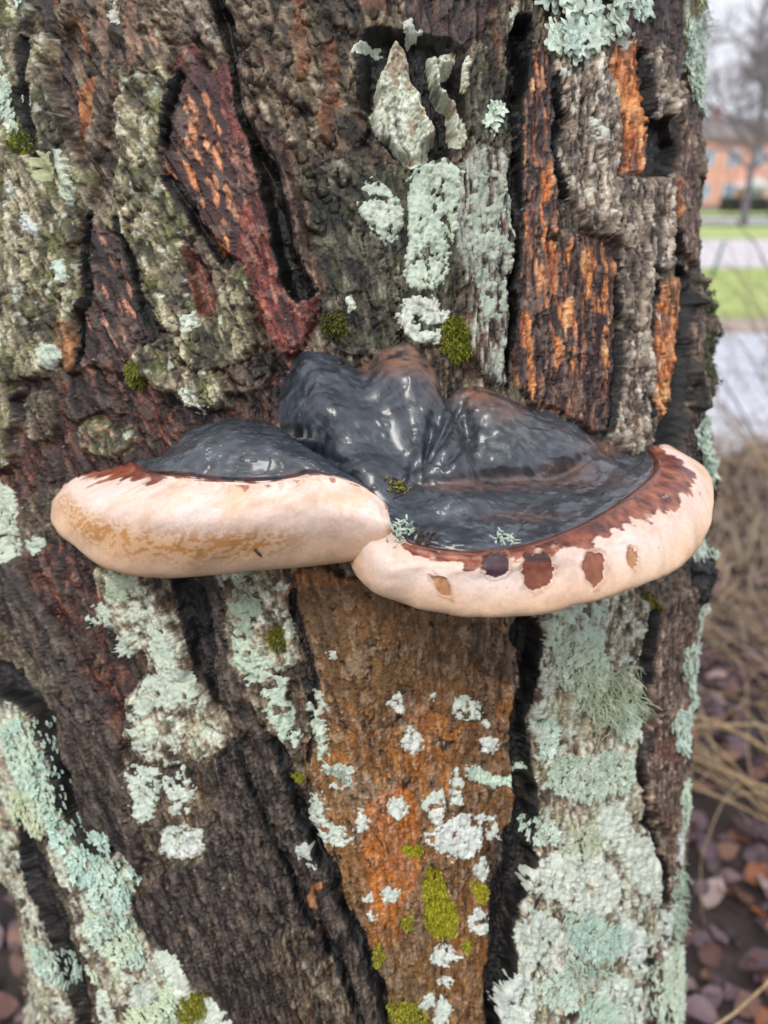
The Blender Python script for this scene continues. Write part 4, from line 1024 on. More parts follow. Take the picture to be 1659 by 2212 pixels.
# ---- scraps lying on the fungus
def on_fungus(G, fx, fy, px, py, r0, r1):
    q = (fx[r0:r1] - px) ** 2 + (fy[r0:r1] - py) ** 2; k = np.unravel_index(np.argmin(q), q.shape); return G[r0 + k[0], k[1]], grid_normals(G)[r0 + k[0], k[1]]
M_SCRAP = mat_proc('scrap_dark', srgb(50, 38, 34), srgb(84, 66, 58), 300, .7); M_SCRAP2 = mat_proc('scrap_lichen', srgb(150, 168, 152), srgb(196, 208, 192), 300, .8)
rs_ = np.random.RandomState(3)
def scrap(name, label, cat, G, fx, fy, path, r0, r1, rad, mat):
    pts = []
    for (px, py) in path:
        p, n = on_fungus(G, fx, fy, px, py, r0, r1); n = n if n @ (CAM - p) > 0 else -n; pts.append(p + n * rad * .8)
    mb = MB(); mb.tube(pts, [rad] * (len(pts) - 1) + [rad * .5], 6); return tag(mb.build(name, mat, smooth=True), label, cat)
def crumbs(name, label, cat, G, fx, fy, px, py, r0, r1, n, spread, ln, rad, mat):
    p, nn = on_fungus(G, fx, fy, px, py, r0, r1); nn = nn if nn @ (CAM - p) > 0 else -nn; mb = MB()
    for _ in range(n):
        a = p + rs_.normal(0, spread, 3); a = a - nn * ((a - p) @ nn) - nn * .0004; dv = rs_.normal(0, 1, 3) + nn * 1.2; dv /= np.linalg.norm(dv)
        mid = a + dv * ln * .5; mb.tube([a, mid, mid + (dv + rs_.normal(0, .6, 3)) * ln * .4], [rad, rad * 1.2, rad * .5], 5)
    return tag(mb.build(name, mat, smooth=True), label, cat)
RIM = (2 * SEG, 4 * SEG); CAPR = (8, 2 * SEG)
scrap('bark_crumb', 'dark crumb stuck to the ochre-stained cream rim', 'crumb', GL, fxL, fyL, [(552, 1186), (558, 1192), (565, 1200)], *RIM, .0008, M_SCRAP)
scrap('plant_fibre', 'thin brown fibre lying over the end of the upper shelf', 'fibre', GR, fxR, fyR, [(848, 1030), (862, 1040), (874, 1052), (868, 1068), (850, 1078)], *CAPR, .0005, M_SCRAP)
scrap('twig_scrap', 'short dark twig lying behind the fungus knobs', 'twig', GR, fxR, fyR, [(730, 785), (765, 779), (800, 774)], 2, 2 * SEG, .0009, M_SCRAP)
crumbs('lichen_crumb', 'pale lichen crumb in the notch between the two shelves', 'lichen', GR, fxR, fyR, 868, 1152, SEG, 2 * SEG + 20, 46, .0028, .0045, .0005, M_SCRAP2)
crumbs('lichen_crumb', 'pale lichen crumb on the wet black cap beside the brown band', 'lichen', GR, fxR, fyR, 1094, 1166, SEG, 2 * SEG, 34, .0022, .0036, .00045, M_SCRAP2)
crumbs('litter_crumb', 'dark moss crumbs by the lichen in the notch between the shelves', 'crumb', GR, fxR, fyR, 910, 1160, SEG, 2 * SEG, 34, .003, .003, .0005, M_SCRAP)
crumbs('moss_ring', 'tuft of yellow moss on the dark swelling between the shelves', 'moss', GR, fxR, fyR, 858, 1050, SEG // 2, 2 * SEG, 30, .0026, .004, .0004, mat_proc('moss_scrap', srgb(110, 104, 40), srgb(150, 140, 60), 200, .8))
# ================================================================== LICHENS AND MOSS growing on the bark
rl = np.random.RandomState(21)
M_CRUST = mat_attr('crust_lichen', bump=.7, bscale=1100, var=.14, vscale=500, rough=.85, spec=.3)
M_FOL = mat_attr('leafy_lichen', bump=.35, bscale=900, var=.12, vscale=400, rough=.8, spec=.3)
M_MOSS = mat_attr('moss', bump=0, var=.3, vscale=500, rough=.6, spec=.35)
GRANX = worley(SS / 7.0, TP / 7.0, 1201)[0]
CRF = fbm(SS / 5.0, TP / 5.0, 2, 1215)
CRN = fbm(SS / 12.0, TP / 12.0, 4, 1211)
def crust(poly, label, group=None, rgb=(206, 212, 204), rgb2=(170, 186, 172), hmm=.9, rag=.9, cover=1.0, frill=0.0, holes=.0, name='crust_lichen'):
    """a thin crust that follows the bark"""
    P = chaikin(poly_st(poly), 1); sl = box_slice(P, 26)
    x = SS[sl] + rag * WX[sl] * .8; y = TP[sl] + rag * WY[sl] * .8
    d, _, _ = poly_sdf(P, x, y)
    d = d + (CRN[sl] - .5) * 22 + (CRF[sl] - .5) * 13
    if not holes: holes = .66
    if holes: d = np.minimum(d, (holes - fbm(SS[sl] / 17., TP[sl] / 20., 4, 1221)) * 160)
    ins = d > 0
    if ins.sum() < 14: return None
    h = .55 * hmm * sstep(0, 4, d) + .55 * (.6 - GRANX[sl]) * sstep(0, 5, d) + .5 * (CRN[sl] - .5) + .5 * (CRF[sl] - .5)
    h = np.where(ins, np.maximum(h, .08), -.3)
    G = PP[sl] + BN[sl].astype(np.float32) * (h[..., None] * .001)
    R0, C0 = d.shape; id_ = np.arange(R0 * C0).reshape(R0, C0)
    q = np.stack([id_[:-1, :-1], id_[:-1, 1:], id_[1:, 1:], id_[1:, :-1]], -1).reshape(-1, 4)[:, ::-1]
    q = q[ins.ravel()[q].any(1)]
    u, f = sub(q)
    m = np.clip(.5 * NSs[sl] + .4 * NMs[sl] + .25 * (1 - GRANX[sl]) - .05, 0, 1)[..., None]
    c = srgb(*rgb2) * 1.12 * (1 - m) + np.minimum(srgb(*rgb) * np.array([1.24, 1.22, 1.14]), .84) * m
    c = over(c, sstep(6, 0, d) * .35, (148, 150, 134))
    c = over(c, sstep(.62, .7, fbm(SS[sl] / 9., TP[sl] / 9., 3, 1231)) * .45, (132, 134, 120))
    o = obj(name, G.reshape(-1, 3)[u], f, M_CRUST, c.reshape(-1, 3)[u])
    return tag(o, label, 'lichen', group)
def blob(cx, cy, rx, ry, rot=0, n=11, j=.28):
    return [(cx + (rx * math.cos(a) * math.cos(rot) - ry * math.sin(a) * math.sin(rot)) * r, cy + (rx * math.cos(a) * math.sin(rot) + ry * math.sin(a) * math.cos(rot)) * r)
            for a, r in ((2 * math.pi * i / n, rl.uniform(1 - j, 1 + j)) for i in range(n))]
def in_poly(P, n, margin=0):
    xs = rl.uniform(P[:, 0].min(), P[:, 0].max(), n * 12 + 60); ys = rl.uniform(P[:, 1].min(), P[:, 1].max(), n * 12 + 60)
    d, bx, by = poly_sdf(P, xs, ys); k = np.where(d > margin)[0][:n]
    x, y = xs[k], ys[k]
    n_, ts, td = frames(x, y); p = surf(x, y, np.zeros(len(x)))
    return [(x[i], y[i], d[k[i]], bx[k[i]], by[k[i]], ts[i], td[i], n_[i], p[i]) for i in range(len(k))]
def frames(s, t_):
    e = 1e-3; a, tt = s / KS, -t_ / PXM
    n = base_normal(a, tt); ts = base_point(a + e, tt) - base_point(a - e, tt); ts /= np.linalg.norm(ts, axis=-1, keepdims=True); td = np.cross(ts, n)
    td = np.where(((td @ ET) > 0)[:, None], -td, td)
    return n, ts, td
K = 20; QA = 2 * np.pi * np.arange(K) / K
_k = np.arange(K); _k2 = (_k + 1) % K
FT = np.vstack([np.stack([0 * _k, 1 + _k, 1 + _k2], 1), np.stack([1 + _k, 1 + K + _k, 1 + K + _k2], 1), np.stack([1 + _k, 1 + K + _k2, 1 + _k2], 1)])
def leafy(poly, label, dens=1.0, size=(9, 15), rgb=(166, 200, 178), rgb2=(188, 206, 168), notch=.24, lift=2.2, group=None, st=False, name='leafy_lichen'):
    """rosette of small rounded, notched lobes that overlap like tiles, tips outwards"""
    P = poly if st else chaikin(poly_st(poly), 1)
    area = .5 * abs(np.dot(P[:, 0], np.roll(P[:, 1], 1)) - np.dot(P[:, 1], np.roll(P[:, 0], 1)))
    ms = .5 * (size[0] + size[1]); n = max(8, int(dens * 2.6 * area / (ms * ms)))
    pts = in_poly(P, n)
    # rims first, middle on top
    V = []; F = []; C = []; base = 0
    cen = P.mean(0)
    c1, c2 = srgb(*rgb), srgb(*rgb2)
    for (x, y, d, bx, by, ts, td, nn, ps) in pts:
        r = rl.uniform(*size) * .5 * 1.25
        ang = math.atan2(by, bx) if d < 26 else math.atan2(y - cen[1], x - cen[0])
        ang += rl.normal(0, .6 if d < 26 else 1.3)
        kk = rl.choice([3, 4, 5]); ph = rl.uniform(0, 6.28)
        el = rl.uniform(1.1, 1.5)
        p0 = ps + nn * (.001 * (.35 + min(d, 30) * .03 + rl.uniform(0, .5)))
        tip = ts * math.cos(ang) + td * math.sin(ang); side = np.cross(nn, tip)
        up = rl.uniform(.0, lift) * (1 if d < 20 else .7)
        tone = rl.uniform(.80, 1.10); mixv = min(max(.5 + .4 * math.sin(x / 23. + y / 31.) + rl.normal(0, .25), 0), 1)
        col = (c1 * (1 - mixv) + c2 * mixv) * tone; col = col * .78 + col.mean() * .22; col = np.minimum(col * np.array([1.13, 1.14, 1.09]), .84)
        V.append(p0[None]); C.append(col[None] * .88)
        for ring, rs in ((0, .62), (1, 1.0)):
            rr = r * rs * (1 - notch + notch * np.cos(kk * QA + ph) * (1 if ring else .35))
            u_, v_ = rr * np.cos(QA) * el + r * .25, rr * np.sin(QA)
            z = up * (u_ / r + .35) * .45 + (.45 * ring * rl.uniform(.2, 1.3, K)) - .25 * (1 - ring)
            V.append(p0 + (u_[:, None] * tip + v_[:, None] * side) / PXM + z[:, None] * .001 * nn); C.append(np.repeat(col[None] * (1.0 if ring == 0 else 1.06), K, 0))
        F.append(FT + base); base += 1 + 2 * K
    if not V: return None
    F3 = np.vstack(F); V = np.vstack(V); C = np.vstack(C)
    o = obj(name, np.array(V), F3, M_FOL, np.array(C))
    md = o.modifiers.new('thick', 'SOLIDIFY'); md.thickness = .0003; md.offset = 0
    return tag(o, label, 'lichen', group)
def strands(poly, label, n, Ln=(30, 70), rgb=(176, 198, 158), rad=.45, down=.7, group=None, name='beard_lichen', stand=5.0):
    """tufted lichen of thin branched threads"""
    P = chaikin(poly_st(poly), 1); mb = MB()
    for (x, y, d, bx, by, ts, td, nn, p) in in_poly(P, n):
        L_ = rl.uniform(*Ln); m = 8
        a = rl.uniform(-1, 1)
        dirv = nn * rl.uniform(.6, 1.2) + ts * a * .8 + td * rl.uniform(-.5, .8); pts = [p]
        col = srgb(*rgb) * rl.uniform(.75, 1.12)
        for i in range(m):
            dirv = dirv + td * down * .22 + ts * rl.normal(0, .28) + nn * rl.normal(-.12, .22)
            dirv /= np.linalg.norm(dirv); p = p + dirv * (L_ / m / PXM); pts.append(p)
        rs = np.linspace(1, .35, m + 1) * rad * .001
        mb.tube(pts, rs, 4, col)
        for _ in range(2):
            i = rl.randint(2, m - 1); q = pts[i]; dv = (pts[i + 1] - pts[i]); dv = dv / np.linalg.norm(dv) + ts * rl.normal(0, .7) + nn * rl.normal(0, .5); bp = [q]
            for _k in range(4):
                dv = dv / np.linalg.norm(dv) + td * .1 + ts * rl.normal(0, .2); q = q + dv / np.linalg.norm(dv) * (L_ * .09 / PXM); bp.append(q)
            mb.tube(bp, np.linspace(.7, .3, 5) * rad * .001, 3, col)
    return tag(mb.build(name, M_FOL, smooth=True), label, 'lichen', group)
def moss(poly, label, n, Ln=(8, 20), rgb=(128, 132, 30), rgb2=(176, 172, 60), group=None, name='moss_cushion', hum=2.0):
    P = chaikin(poly_st(poly), 1); V = []; F = []; C = []
    for (x, y, d, bx, by, ts, td, nn, p) in in_poly(P, int(n * 1.5)):
        if math.sin(x / 9. + 2 * math.sin(y / 13.)) * math.sin(y / 11. + 1.7 * math.sin(x / 7.)) + rl.normal(0, .35) + min(d, 12) * .05 < .0: continue
        p = p + nn * (.001 * (-.3 + hum * min(d / 18., 1)))
        col0 = srgb(*rgb) * (1 - (m := rl.uniform(0, 1))) + srgb(*rgb2) * m
        for _ in range(5):
            dv = nn * rl.uniform(.5, 1.2) + ts * rl.normal(0, .7) + td * rl.normal(.1, .7); dv /= np.linalg.norm(dv)
            sd = np.cross(dv, rl.normal(0, 1, 3)); sd /= np.linalg.norm(sd); L_ = rl.uniform(*Ln) / PXM; w_ = rl.uniform(1.0, 1.9) / PXM
            b = len(V); mid = p + dv * L_ * .55 + nn * L_ * .05; tipp = p + dv * L_ + td * L_ * .25
            V += [p - sd * w_ * .5, p + sd * w_ * .5, mid - sd * w_, mid + sd * w_, tipp]
            c = col0 * rl.uniform(.75, 1.15); C += [c * .8, c * .8, c, c, c * 1.15]
            F += [(b, b + 1, b + 3), (b, b + 3, b + 2), (b + 2, b + 3, b + 4)]
    o = obj(name, np.array(V), np.array(F), M_MOSS, np.array(C), smooth=False)
    return tag(o, label, 'moss', group)

# ---- crusts, upper trunk
crust([(785, 382), (850, 420), (872, 470), (850, 530), (810, 515), (790, 450)], 'pale grey-green crust lichen in the dark hollow beside the big crust', rgb=(196, 206, 192))
crust([(895, 365), (985, 335), (992, 430), (975, 520), (965, 600), (930, 640), (868, 610), (885, 520), (878, 430)], 'large pale green-grey crust lichen below the peeling lichen flake', rgb=(192, 204, 188), hmm=1.2)
crust([(865, 640), (950, 650), (968, 700), (940, 752), (870, 725), (852, 680)], 'white crust lichen just above the black fungus knob', rgb=(214, 218, 212), hmm=1.3)
crust([(735, 640), (760, 635), (758, 672), (742, 676)], 'small white crust spot on the dark bark above the fungus, apart from the others', rgb=(204, 212, 200))
crust([(1005, 400), (1060, 360), (1100, 420), (1105, 560), (1085, 690), (1030, 690), (1010, 560)], 'grey crust lichen broken into vertical strips beside the furrow', rgb=(178, 188, 176), rgb2=(150, 162, 148), holes=.56, hmm=.7)
crust([(765, 100), (820, 85), (828, 98), (790, 115), (768, 130)], 'narrow curved white crust above the dark hollow', rgb=(206, 216, 204))
crust([(1260, 250), (1300, 320), (1290, 350), (1265, 320)], 'small white crust spot on the grey plate between two orange streaks', rgb=(206, 206, 196))
crust([(1190, 160), (1215, 165), (1215, 182), (1192, 182)], 'tiny white crust spot under the mint lichen', rgb=(222, 222, 216))
crust([(1300, 70), (1350, 80), (1355, 108), (1330, 112), (1300, 95)], 'white flat crust hanging under the mint lichen', rgb=(214, 218, 208))
crust([(1090, 20), (1110, 20), (1112, 60), (1100, 105), (1088, 90)], 'pale crust strip beside the furrow, next to the broad mint lichen', rgb=(188, 196, 180))
crust(blob(150, 595, 19, 30), 'bluish white crust spot on the mossy bark beside the purple inner bark', rgb=(198, 214, 206))
crust(blob(125, 762, 17, 32), 'pale crust spot beside the small orange-brown scale', rgb=(200, 208, 196))
crust(blob(78, 490, 26, 13, .5), 'bright white elongated spot on the mossy olive bark', rgb=(228, 228, 224), hmm=1.6)
crust(blob(422, 872, 26, 34), 'white crust patch at the lower tip of the olive bark plate', rgb=(212, 220, 206))
crust(blob(420, 705, 14, 24), 'small white crust spot above the olive bark plates', rgb=(206, 212, 204))
crust([(130, 320), (148, 330), (160, 365), (172, 385), (170, 450), (148, 445), (142, 400), (128, 350)], 'forked pale lichen strip below the orange streak', rgb=(188, 198, 178), hmm=1.8, rag=.4)
crust([(85, 325), (120, 340), (125, 400), (100, 410), (80, 370)], 'yellowish pale crust beside the forked lichen strip', rgb=(186, 190, 158), rgb2=(150, 152, 116))
crust([(0, 60), (22, 110), (42, 190), (40, 270), (10, 270), (-30, 200), (-30, 80)], 'long pale green crust running down the bark beyond the purple furrow', rgb=(196, 206, 194), hmm=1.4)
crust([(-20, 1035), (25, 1050), (45, 1110), (40, 1200), (10, 1210), (-20, 1150)], 'pale crust level with the tip of the ochre-stained shelf', rgb=(190, 198, 182))
crust(blob(76, 1178, 18, 16), 'small grey crust spot below the tip of the ochre-stained shelf', rgb=(184, 194, 180))
crust(blob(60, 640, 13, 22), 'faint pale crust spot beside the bluish white one', rgb=(190, 196, 184)); crust(blob(40, 410, 12, 16), 'dot of white crust above the bright elongated spot', rgb=(206, 208, 204))
crust(blob(18, 740, 10, 18), 'white fleck on the olive bark beyond the orange-brown scale', rgb=(206, 208, 204))
crust(blob(262, 40, 16, 30), 'white weathered patch between two tan streaks high on the bark', rgb=(200, 196, 190), hmm=.4)
crust(blob(880, 70, 14, 22), 'small white crust above the peeling lichen flake', rgb=(208, 212, 206))
# ---- crusts, lower trunk
GS = 'white crust spots on the orange-brown bark'
LS = 'white crust lichen spot on the orange-brown bark below the fungus'
for (cx, cy, rx, ry) in [(860, 1511, 20, 23), (884, 1593, 27, 27), (1050, 1599, 18, 22), (937, 1740, 22, 34), (857, 1742, 17, 24), (1062, 1790, 12, 24), (1037, 1876, 13, 22), (842, 1924, 19, 19),
                         (1032, 1990, 21, 30), (962, 2114, 15, 15), (922, 2160, 17, 20), (955, 2185, 18, 30), (777, 1766, 11, 20), (797, 1930, 9, 10), (808, 1970, 11, 12), (980, 1690, 12, 34), (985, 1726, 13, 12),
                         (718, 1412, 9, 8), (1043, 1560, 6, 6), (935, 1500, 5, 5), (905, 1520, 4, 5), (1005, 1600, 5, 5)]:
    crust(blob(cx, cy, rx * 1.12, ry * 1.12), LS, GS, rgb=(216, 222, 214), hmm=1.1, rag=.45)
crust([(966, 1510), (1000, 1500), (1040, 1520), (1042, 1548), (1000, 1555), (972, 1545)], 'white crust split into finger-like lobes on the orange-brown bark', rgb=(212, 218, 208), rag=1.0)
crust([(920, 1790), (960, 1770), (1010, 1750), (1045, 1765), (1040, 1810), (1020, 1850), (985, 1860), (940, 1830), (915, 1810)], 'biggest white crust, of merged spots, on the orange-brown bark', rgb=(222, 226, 218), hmm=1.4)
crust([(1002, 1645), (1040, 1650), (1050, 1675), (1105, 1668), (1140, 1660), (1120, 1690), (1050, 1695), (1010, 1680)], 'pale lichen bridge reaching from the brown bark to the lichen band', rgb=(192, 212, 196), rag=.7)
crust([(920, 2060), (960, 2030), (995, 2050), (985, 2080), (940, 2085)], 'white crust under the lower moss cushion', rgb=(220, 224, 216))
crust([(690, 1470), (715, 1500), (700, 1560), (720, 1620), (750, 1640), (768, 1690), (715, 1700), (690, 1620), (668, 1590), (675, 1520)], 'pale curving crust where the dark ridge meets the orange-brown bark', rgb=(196, 206, 192), rag=.8)
crust(blob(735, 1672, 28, 30), 'square white crust where the dark ridge meets the orange-brown bark', rgb=(214, 220, 212))
crust([(672, 1710), (700, 1720), (712, 1770), (750, 1790), (752, 1815), (715, 1822), (690, 1790), (675, 1750)], 'bent white crust below the square one', rgb=(206, 214, 206))
crust([(330, 1455), (400, 1440), (425, 1490), (400, 1520), (350, 1520), (330, 1550), (300, 1540), (310, 1480)], 'pale crust across the top of the scaly plate under the ochre-stained shelf', rgb=(198, 206, 192))
crust([(290, 1650), (350, 1640), (360, 1700), (335, 1760), (300, 1770), (285, 1700)], 'larger white crust of a pair on the scaly brown plate', rgb=(206, 214, 206))
crust(blob(392, 1690, 28, 52), 'narrower white crust of a pair on the scaly brown plate', rgb=(206, 214, 206))
crust([(352, 1775), (445, 1768), (444, 1838), (395, 1850), (360, 1855)], 'bright square white crust below the pair on the scaly plate', rgb=(220, 226, 218), hmm=1.3, rag=.4)
crust(blob(325, 1585, 34, 34), 'grey-white crust between the pair and the pale crust above', rgb=(196, 202, 190))
crust(blob(230, 1328, 26, 36), 'pale crust beside the rusty bark under the ochre-stained shelf', rgb=(190, 200, 186)); crust(blob(280, 1388, 20, 26), 'round pale crust under the ochre-stained shelf', rgb=(194, 202, 188))
crust([(320, 1345), (375, 1370), (392, 1440), (380, 1470), (340, 1440), (325, 1400)], 'pale crust on the ridge under the ochre-stained shelf', rgb=(196, 206, 190))
crust([(225, 1235), (300, 1250), (310, 1285), (250, 1290)], 'green-grey crust close under the ochre-stained shelf', rgb=(168, 184, 162), rgb2=(138, 150, 128))
crust([(505, 1250), (580, 1245), (575, 1330), (540, 1390), (500, 1340)], 'green tinted crust beside the moss tuft under the ochre-stained shelf', rgb=(164, 182, 162), rgb2=(128, 138, 118), holes=.6)
crust([(500, 1350), (560, 1360), (590, 1430), (630, 1470), (640, 1560), (640, 1610), (600, 1600), (575, 1520), (520, 1450)], 'long pale lichen stripe on the ridge between dark furrow and orange-brown bark', rgb=(190, 206, 188), holes=.60)
crust([(645, 1820), (675, 1800), (690, 1850), (670, 1870)], 'lilac-white crust in the dark furrow', rgb=(190, 186, 192))
crust([(300, 2105), (345, 2120), (340, 2165), (300, 2160)], 'grey-white round crust low on the ridge away from the lawn', rgb=(196, 200, 196))
crust([(330, 2040), (400, 2060), (410, 2120), (470, 2160), (505, 2205), (480, 2230), (420, 2180), (370, 2110)], 'white crust band along the crest of the ridge away from the lawn', rgb=(212, 218, 208))
crust([(205, 2110), (245, 2120), (265, 2190), (250, 2240), (215, 2200)], 'white powdery crust below the small yellow-green rosette', rgb=(206, 214, 202))
# the wide lichen band on the right
crust([(1170, 1300), (1300, 1290), (1290, 1400), (1200, 1440), (1165, 1420)], 'pale crust just under the scarred shelf', rgb=(184, 200, 182), holes=.60)
crust([(1265, 1770), (1290, 1735), (1340, 1750), (1350, 1800), (1400, 1810), (1415, 1860), (1425, 1925), (1400, 1960), (1360, 1900), (1310, 1830)], 'white spreading crust on the lichen band', rgb=(206, 210, 200), hmm=1.6)
crust([(1160, 1830), (1240, 1825), (1300, 1850), (1330, 1900), (1320, 1960), (1270, 1980), (1200, 1940), (1150, 1910), (1120, 1900)], 'broad cream-white crust in the middle of the lichen band', rgb=(214, 216, 208), hmm=1.6)
crust([(1120, 1940), (1190, 1960), (1200, 2010), (1160, 2080), (1110, 2080), (1110, 2000)], 'grainy grey-white crust of the lichen band nearest the furrow', rgb=(204, 206, 200), holes=.62)
crust([(1085, 2120), (1120, 2070), (1150, 2120), (1140, 2212), (1100, 2230), (1072, 2180)], 'white crust beside the black furrow, lowest on the lichen band', rgb=(212, 216, 214))
crust([(1320, 1960), (1370, 1980), (1385, 2060), (1378, 2110), (1350, 2090), (1325, 2040)], 'white smooth crust on the lichen band beside the brown ridge', rgb=(208, 214, 212))
crust([(1150, 2040), (1230, 2000), (1260, 2050), (1210, 2090), (1160, 2090)], 'pinkish white crust low on the lichen band', rgb=(212, 208, 200), holes=.64)
crust([(1290, 2090), (1370, 2100), (1375, 2200), (1330, 2240), (1270, 2170)], 'broken white crust low on the lichen band', rgb=(204, 212, 206), holes=.6)
crust([(1165, 1450), (1200, 1440), (1190, 1560), (1165, 1640), (1140, 1650), (1150, 1560)], 'pinkish grey crust along the furrow', rgb=(190, 192, 182), holes=.64)
crust([(1450, 1770), (1475, 1770), (1470, 1850), (1445, 1880)], 'white crust strip beside the pale green leafy strip', rgb=(214, 220, 222)); crust([(1430, 1950), (1450, 1950), (1440, 2040), (1420, 2060)], 'small white crust strip beside the bushy mint tuft', rgb=(206, 214, 212))

# ---- leafy lichens
MINT = dict(rgb=(185, 209, 196), rgb2=(201, 215, 198))
leafy([(1150, -30), (1392, -30), (1385, 25), (1335, 45), (1300, 85), (1262, 80), (1262, 115), (1250, 140), (1215, 140), (1196, 118), (1175, 100), (1180, 80), (1205, 60), (1165, 35)], 'mint leafy lichen with broad notched lobes high above the scarred shelf', size=(30, 44), notch=.30, lift=2.6, dens=1.5, **MINT)
leafy([(-40, -40), (62, -40), (58, 18), (40, 34), (-40, 34)], 'mint leafy lichen with broad lobes beyond the purple furrow', size=(28, 42), notch=.3, lift=2.4, **MINT)
leafy([(20, 190), (68, 190), (70, 225), (40, 250), (68, 300), (55, 300), (25, 260), (5, 250)], 'mint leafy lichen beside the long pale green crust', size=(14, 22), notch=.29, **MINT)
leafy([(1038, 235), (1075, 232), (1076, 270), (1055, 290), (1036, 270)], 'small mint leafy rosette between the flakes and the furrow', size=(15, 22), notch=.29, **MINT)
leafy([(1458, 50), (1496, 60), (1502, 140), (1492, 190), (1506, 240), (1488, 240), (1470, 190), (1458, 120)], 'mint lobed lichen hanging down the lawn side of the trunk', size=(15, 24), notch=.29, lift=4, **MINT)
leafy([(1480, 915), (1520, 905), (1545, 960), (1565, 1010), (1560, 1045), (1525, 1060), (1500, 1000)], 'curly mint lichen on the lawn side above the rim', size=(16, 26), notch=.29, lift=7, **MINT)
leafy([(1565, 700), (1590, 690), (1592, 750), (1568, 750)], 'small mint lichen on the dark bark knob', size=(12, 18), notch=.3, **MINT)
leafy([(30, 1555), (70, 1535), (125, 1590), (135, 1640), (145, 1700), (150, 1765), (120, 1770), (60, 1690), (45, 1620)], 'long mint leafy lichen on the ridge beyond the black furrow', size=(10, 16), notch=.3, rgb=(176, 205, 191), rgb2=(193, 211, 189))
leafy([(40, 1700), (95, 1690), (118, 1760), (110, 1805), (60, 1800), (38, 1760)], 'yellowish green leafy lichen beside the long mint one', size=(9, 14), notch=.3, rgb=(188, 202, 162), rgb2=(202, 209, 176))
leafy([(115, 1760), (190, 1775), (245, 1790), (265, 1850), (305, 1865), (300, 1910), (285, 1960), (230, 1960), (200, 1900), (165, 1860), (140, 1810)], 'broad blue-green leafy lichen with clear lobes next to the dark furrow', size=(15, 25), notch=.29, lift=3, rgb=(169, 202, 191), rgb2=(188, 209, 193))
leafy([(200, 1960), (285, 1960), (300, 2000), (330, 2045), (320, 2080), (260, 2060), (205, 2010)], 'grey-green leafy lichen below the blue-green one', size=(10, 16), notch=.3, rgb=(175, 199, 186), rgb2=(193, 209, 179))
leafy([(-20, 1755), (28, 1770), (30, 1815), (-20, 1820)], 'light green leafy lichen above the leaf litter at the trunk outline', size=(13, 18), notch=.3, rgb=(176, 205, 175), rgb2=(193, 212, 176))
leafy([(275, 2230), (290, 2165), (360, 2150), (385, 2105), (402, 2120), (395, 2160), (380, 2230)], 'yellow-green leafy lichen next to the olive moss', size=(12, 18), notch=.3, rgb=(189, 208, 180), rgb2=(198, 212, 176))
leafy([(88, 2030), (140, 2050), (165, 2110), (150, 2130), (105, 2090)], 'mint leafy lichen jutting out over the leaf litter', size=(12, 18), notch=.35, lift=5, rgb=(179, 205, 191), rgb2=(191, 209, 193))
leafy([(190, 2080), (230, 2085), (225, 2110), (195, 2105)], 'small yellow-green rosette below the grey-green lichen', size=(10, 14), notch=.3, rgb=(195, 209, 176), rgb2=(202, 214, 185))
leafy([(1185, 1390), (1260, 1380), (1300, 1430), (1290, 1500), (1230, 1500), (1190, 1460)], 'light green leafy lichen under the scarred shelf', size=(9, 15), notch=.3, rgb=(188, 208, 183), rgb2=(201, 211, 189))
leafy([(1155, 1540), (1195, 1560), (1190, 1620), (1160, 1640)], 'small mint leafy patch beside the furrow', size=(9, 14), notch=.3, **MINT)
leafy([(1310, 1500), (1370, 1520), (1385, 1575), (1340, 1600), (1310, 1560)], 'mint lobed lichen between beard lichen and brown ridge', size=(13, 20), notch=.29, **MINT)
leafy([(1180, 1630), (1340, 1610), (1350, 1690), (1290, 1720), (1230, 1720), (1170, 1690)], 'grey-green leafy lichen across the lichen band', size=(8, 14), notch=.3, rgb=(179, 199, 180), rgb2=(193, 205, 188))
leafy([(1130, 1775), (1180, 1760), (1200, 1800), (1180, 1830), (1140, 1810)], 'mint rosette of the lichen band at the furrow', size=(11, 17), notch=.29, **MINT)
leafy([(1205, 1960), (1270, 1970), (1330, 2000), (1330, 2050), (1260, 2070), (1215, 2030)], 'blue-green leafy lichen low on the lichen band', size=(9, 15), notch=.3, rgb=(166, 196, 183), rgb2=(182, 203, 188))
leafy([(1150, 2090), (1220, 2080), (1240, 2140), (1220, 2170), (1165, 2160)], 'mint leafy patch of the lichen band below the grainy crust', size=(10, 16), notch=.35, **MINT)
leafy([(1230, 2140), (1310, 2140), (1320, 2230), (1240, 2230)], 'green leafy lichen lowest on the lichen band', size=(10, 16), notch=.32, rgb=(170, 199, 182), rgb2=(188, 208, 188))
leafy([(1225, 1790), (1270, 1770), (1280, 1830), (1230, 1830)], 'flat olive-green leafy patch in the lichen band', size=(20, 30), notch=.15, rgb=(175, 186, 153), rgb2=(183, 191, 162))
# right edge column
leafy([(1458, 1400), (1480, 1390), (1500, 1440), (1512, 1470), (1500, 1530), (1470, 1520), (1450, 1450)], 'rounded mint lobes on the lawn side below the knot', size=(16, 26), notch=.34, lift=5, **MINT)
leafy([(1435, 1540), (1510, 1530), (1505, 1600), (1480, 1640), (1445, 1620), (1428, 1570)], 'large mint lichen fan on the lawn side of the trunk', size=(18, 28), notch=.29, lift=6, **MINT)
leafy([(1445, 1690), (1480, 1690), (1482, 1800), (1455, 1800)], 'pale green leafy strip on the lawn side of the trunk', size=(10, 16), notch=.3, lift=4, rgb=(188, 211, 191), rgb2=(198, 212, 189))
leafy([(1405, 2060), (1465, 2050), (1480, 2230), (1395, 2230)], 'pale leafy lichen lowest on the lawn side of the trunk', size=(9, 15), notch=.32, lift=4, rgb=(189, 209, 191), rgb2=(201, 212, 191))
